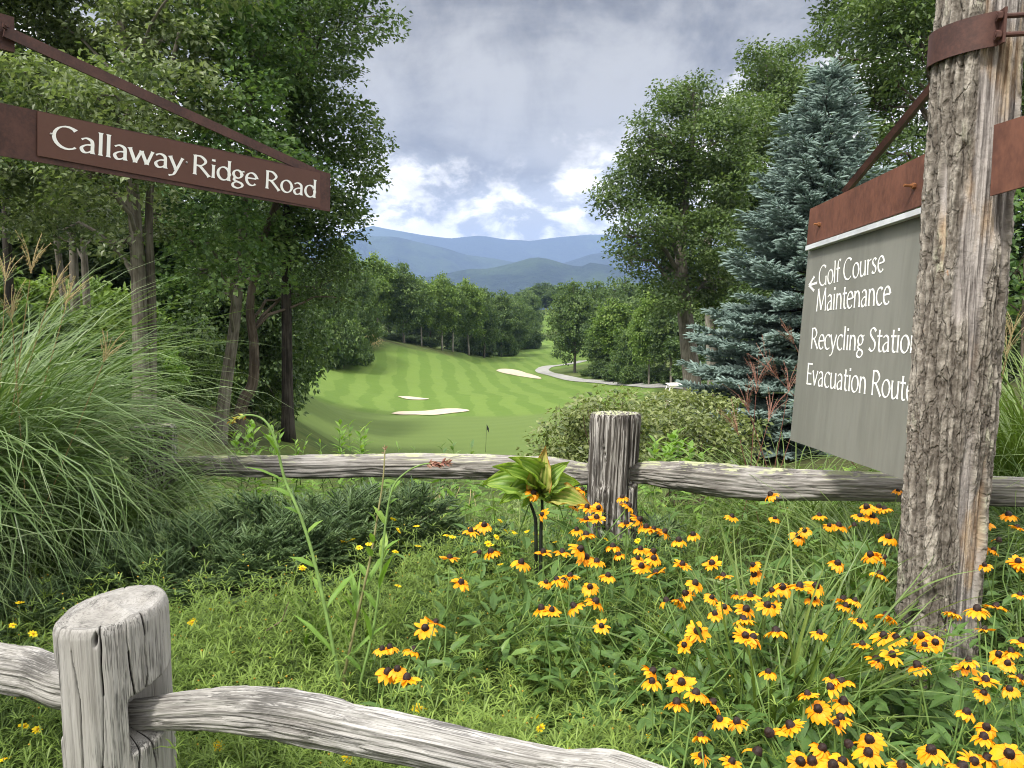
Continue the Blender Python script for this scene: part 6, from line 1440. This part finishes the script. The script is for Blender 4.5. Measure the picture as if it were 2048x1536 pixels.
# big ribbed leaves in front of the far post
def big_leaf_plant():
    D = 3.35; rng = np.random.default_rng(601); b = at_z(1092, 1075, 0.08); b[2] = 0
    t = empty('broad_leaved_plant', b, 'broad ribbed yellow green leaves with browning edges on dark stems before the far post', 'plant')
    specs = [(1062, 985, 978, 962, 0.13, 0), (1072, 975, 1040, 918, 0.095, 0), (1078, 985, 1088, 908, 0.10, 1), (1085, 990, 1125, 930, 0.10, 0), (1085, 985, 1148, 962, 0.11, 0), (1090, 1000, 1172, 1004, 0.10, 1), (1070, 985, 1010, 996, 0.10, 0), (1085, 995, 1112, 1004, 0.08, 0), (1066, 978, 1005, 932, 0.09, 0), (1076, 990, 1050, 1003, 0.085, 0)]
    ks = []
    for k, (x0, y0, x1, y1, W_, br) in enumerate(specs):
        dz = 0.14*(rng.random()-0.5); a = at(x0, y0, D); e = at(x1, y1, D-0.10+dz); nL, nW = 22, 17
        u = e-a; s = unit(np.cross(u, np.array([0.0, -0.75, 0.66]))); nn = unit(np.cross(s, u)); V = []; TT = []
        if np.dot(nn, [0, -0.5, 1]) < 0: nn = -nn
        for i_ in range(nL):
            f = i_/(nL-1); wd = W_*math.sin(math.pi*min(1, f*0.96+0.03))**0.75*(1-0.25*f)*0.62
            for j in range(nW):
                g = j/(nW-1)*2-1; rib = 0.008*math.cos(g*math.pi*5.5)*(0.3+f*(1-f)*3)
                edge_ = 0.012*abs(g)**3*math.sin(f*22+k*2+g*3)
                V.append(a+u*f*1.06+s*g*wd+nn*(rib+0.05*math.sin(f*math.pi)*1.0-0.05*f*f+0.03*g*g*1.2+edge_))
                brn = (abs(g)**4*0.8+max(0, f-0.72)*2.2)*(1.0 if br else 0.45)+0.25*(vnoise(np.array([[f*9, g*6, k*3.0]]), 5)[0]-0.5)
                TT.append(np.clip((0.12 if not br else 0.2)+brn+0.20*math.cos(g*math.pi*5.5), 0, 1))
        i_ = np.arange(nL-1)[:, None]*nW; j = np.arange(nW-1)[None]
        mb = MB(); mb.add(V, np.stack([i_+j, i_+j+1, i_+nW+j+1, i_+nW+j], -1).reshape(-1, 4), None, TT); ks.append(mb.build('leaf', M['leaf_brown'] if br else M['leaf_big'], t, True))
    for (x0, y0, x1, y1) in ((1072, 1070, 1050, 985), (1082, 1062, 1084, 985)):
        mb = MB(); f = at(x1, y1, D); g = at(x0, y0, D); g2 = g.copy(); g2[2] = 0; tube(mb, crm([g2, g, (g+f)/2+rng.normal(size=3)*0.01, f], 16), np.linspace(0.009, 0.006, 16), 8); ks.append(mb.build('stem', M['stem_dark'], t, True))
    note(t, *ks)
big_leaf_plant()
mb = MB(); rng = np.random.default_rng(611)
for k in range(16):
    x0 = 870+rng.normal()*45; p = at_z(x0, 1050, 0.05); e = at(x0+rng.normal()*35, 960+rng.random()*40, p[1]+0.05); tube(mb, crm([p, (p+e)/2+rng.normal(size=3)*0.02, e], 8), [0.0022]*8, 4, 0.4+0.3*rng.random(), cap=False)
props(mb.build('straw', M['straw']), 'bundle of dry straw stalks standing under the far rail', 'dry stalks', None, 'stuff')
mb = MB()
for k in range(30):
    c = np.array([-0.98, 2.62, 0.05]) if k < 18 else np.array([-1.45, 2.75, 0.06]); a = rng.random()*6.283; l = rng.uniform(0.12, 0.3)
    limb(mb, c+rng.normal(size=3)*0.03, c+np.array([math.cos(a)*l, math.sin(a)*l*0.5-0.05, abs(rng.normal())*0.13+0.02]), 0.004, 0.0012, rng, 0.1, 4, 6)
props(mb.build('dead_twigs', M['twig']), 'bare brown twigs under the edge of the spruce mound', 'twigs', None, 'stuff')
# straw coloured grass mound at the corner of the wood
mb = MB(); rng = np.random.default_rng(621); n = 1500; c = hit(728, 694)
x = c[0]+rng.normal(size=n)*1.0; y = c[1]+3+rng.normal(size=n)*1.2; blades(mb, rng, np.stack([x, y, gz(x, y)], -1), rng.random(n)*6.28, np.abs(rng.normal(size=n))*0.4, rng.uniform(0.5, 1.5, n)*np.exp(-((x-c[0])/1.6)**2), rng.uniform(0.03, 0.07, n), rng.uniform(0.3, 1.2, n), 4, np.clip(0.6+rng.normal(size=n)*0.2, 0, 1), 0.2)
props(mb.build('dry_grass', M['plume']), 'straw coloured dry grass mound at the corner of the wood', 'dry grass', None, 'stuff')

# ------------------------------------------------------------------ flagstick and golf cart
fp = hit(971, 906); fp[2] -= 0.02; ft = at(973.5, 849, fp[1]); fl = empty('flagstick', fp, 'golf flagstick with a small dark flag on the putting green', 'flagstick')
mb = MB(); tube(mb, np.array([fp, ft]), [0.011, 0.009], 8); k1 = mb.build('pole', M['stem_dark'], fl, True)
mb = MB(); V = []; 
for i_ in range(7):
    for j in range(5):
        f = i_/6; V.append(ft+np.array([0.01+0.13*f, 0.04*math.sin(f*6), -0.02-0.30*j/4-0.22*f]))
i_ = np.arange(6)[:, None]*5; j = np.arange(4)[None]; mb.add(V, np.stack([i_+j, i_+j+1, i_+6, i_+5], -1).reshape(-1, 4) if False else np.stack([i_+j, i_+j+1, i_+5+j+1, i_+5+j], -1).reshape(-1, 4))
note(fl, k1, mb.build('flag', M['black_plastic'], fl, True))

def golf_cart():
    D = 55; top = at(1364, 767, D); g = gz1(top[0], D); hgt = top[2]-g
    t = empty('golf_cart', (top[0], D, g), 'white roofed golf cart parked behind the bushes on the cart path', 'golf cart'); sc_ = hgt/1.85; ks = []
    def V3(x, y, z): return np.array([top[0]+x*sc_, D+y*sc_, g+z*sc_])
    def part(name, mat_, fn): mb = MB(); fn(mb); o = mb.build(name, mat_, t, True); ks.append(o); return o
    def roof(mb):
        xs = np.linspace(-0.95, 0.95, 12); ys = np.linspace(-0.6, 0.6, 8); V = []
        for lay in (0, 1):
            for x in xs:
                for y in ys: V.append(V3(x, y, 1.78+0.06*(1-(x/0.95)**4)*(1-(y/0.6)**4)+(0.035 if lay else 0)))
        i = np.arange(11)[:, None]*8; j = np.arange(7)[None]; q = np.stack([i+j, i+8+j, i+8+j+1, i+j+1], -1).reshape(-1, 4)
        mb.add(V, np.concatenate([q[:, ::-1], q+96])); 
        b = [k*8 for k in range(12)]+[88+k for k in range(1, 8)]+[k*8+7 for k in range(10, -1, -1)]+[k for k in range(6, 0, -1)]
        n = len(b); mb.add(V, [[b[k], b[(k+1) % n], b[(k+1) % n]+96, b[k]+96] for k in range(n)])
    part('roof', M['white_paint'], roof)
    for x0, x1, y in ((-0.98, -0.80, -0.5), (-0.98, -0.80, 0.5), (0.9, 0.8, -0.5), (0.9, 0.8, 0.5)):
        part('roof_strut', M['white_paint'] if x0 < 0 else M['black_plastic'], lambda mb: tube(mb, np.array([V3(x0-0.12 if x0 < 0 else x0+0.1, y, 0.75), V3(x0, y, 1.3), V3(x1, y, 1.80)]), 0.028*sc_, 8))
    def body(mb):
        prof = [(-1.2, 0.28), (-1.2, 0.55), (-1.02, 0.78), (-0.75, 0.82), (-0.62, 0.42), (-0.1, 0.38), (0.0, 0.62), (0.75, 0.66), (1.15, 0.62), (1.2, 0.3)]
        n = len(prof); V = [V3(x, y, z) for y in (-0.58, -0.5, 0.5, 0.58) for x, z in prof]
        Q = [[r*n+k, r*n+(k+1) % n, (r+1)*n+(k+1) % n, (r+1)*n+k] for r in range(3) for k in range(n)]
        mb.add(V, Q); c = [V3(0, -0.58, 0.45), V3(0, 0.58, 0.45)]
        mb.add([V[k] for k in range(n)]+[c[0]], None, [[k, n, (k+1) % n] for k in range(n)]); mb.add([V[3*n+k] for k in range(n)]+[c[1]], None, [[k, (k+1) % n, n] for k in range(n)])
    part('body', M['white_paint'], body)
    part('seat', M['tan_seat'], lambda mb: box(mb, V3(0.3, 0, 0.74), np.array([0.26, 0, 0])*sc_, np.array([0, 0.52, 0])*sc_, np.array([0, 0, 0.07])*sc_))
    part('backrest', M['tan_seat'], lambda mb: box(mb, V3(0.58, 0, 1.02), np.array([0.05, 0, 0.02])*sc_, np.array([0, 0.52, 0])*sc_, np.array([0.06, 0, 0.22])*sc_))
    part('steering_wheel', M['black_plastic'], lambda mb: tube(mb, np.array([V3(-0.42+0.07*math.cos(a), -0.25+0.18*math.sin(a), 1.02+0.16*math.cos(a)) for a in np.linspace(0, 6.283, 20)]), 0.014*sc_, 6))
    for x in (-0.82, 0.82):
        for y in (-0.52, 0.52): part('wheel', M['black_plastic'], lambda mb: tube(mb, np.array([V3(x, y-0.09, 0.22), V3(x, y-0.06, 0.22), V3(x, y+0.06, 0.22), V3(x, y+0.09, 0.22)]), np.array([0.19, 0.23, 0.23, 0.19])*sc_, 20))
    note(t, *ks)
golf_cart()

# ------------------------------------------------------------------ the air between here and the mountains
hz, t = mat('haze_air')
pv = t.n('ShaderNodeVolumePrincipled'); pv.inputs['Color'].default_value = (0.37, 0.53, 0.90, 1); pv.inputs['Density'].default_value = 1.2e-4; pv.inputs['Anisotropy'].default_value = 0.0
ho = t.n('ShaderNodeOutputMaterial'); t.l.new(pv.outputs[0], ho.inputs['Volume'])
zlo, zhi = min(float(zz.min()), -280.0)-1.0, RIDGE_TOP+5.0
mb = MB(); box(mb, (0, 5000, (zlo+zhi)/2), (27000, 0, 0), (0, 5150, 0), (0, 0, (zhi-zlo)/2)); haze = mb.build('haze', hz); props(haze, 'thin blue haze over the valley', 'haze', None, 'stuff')
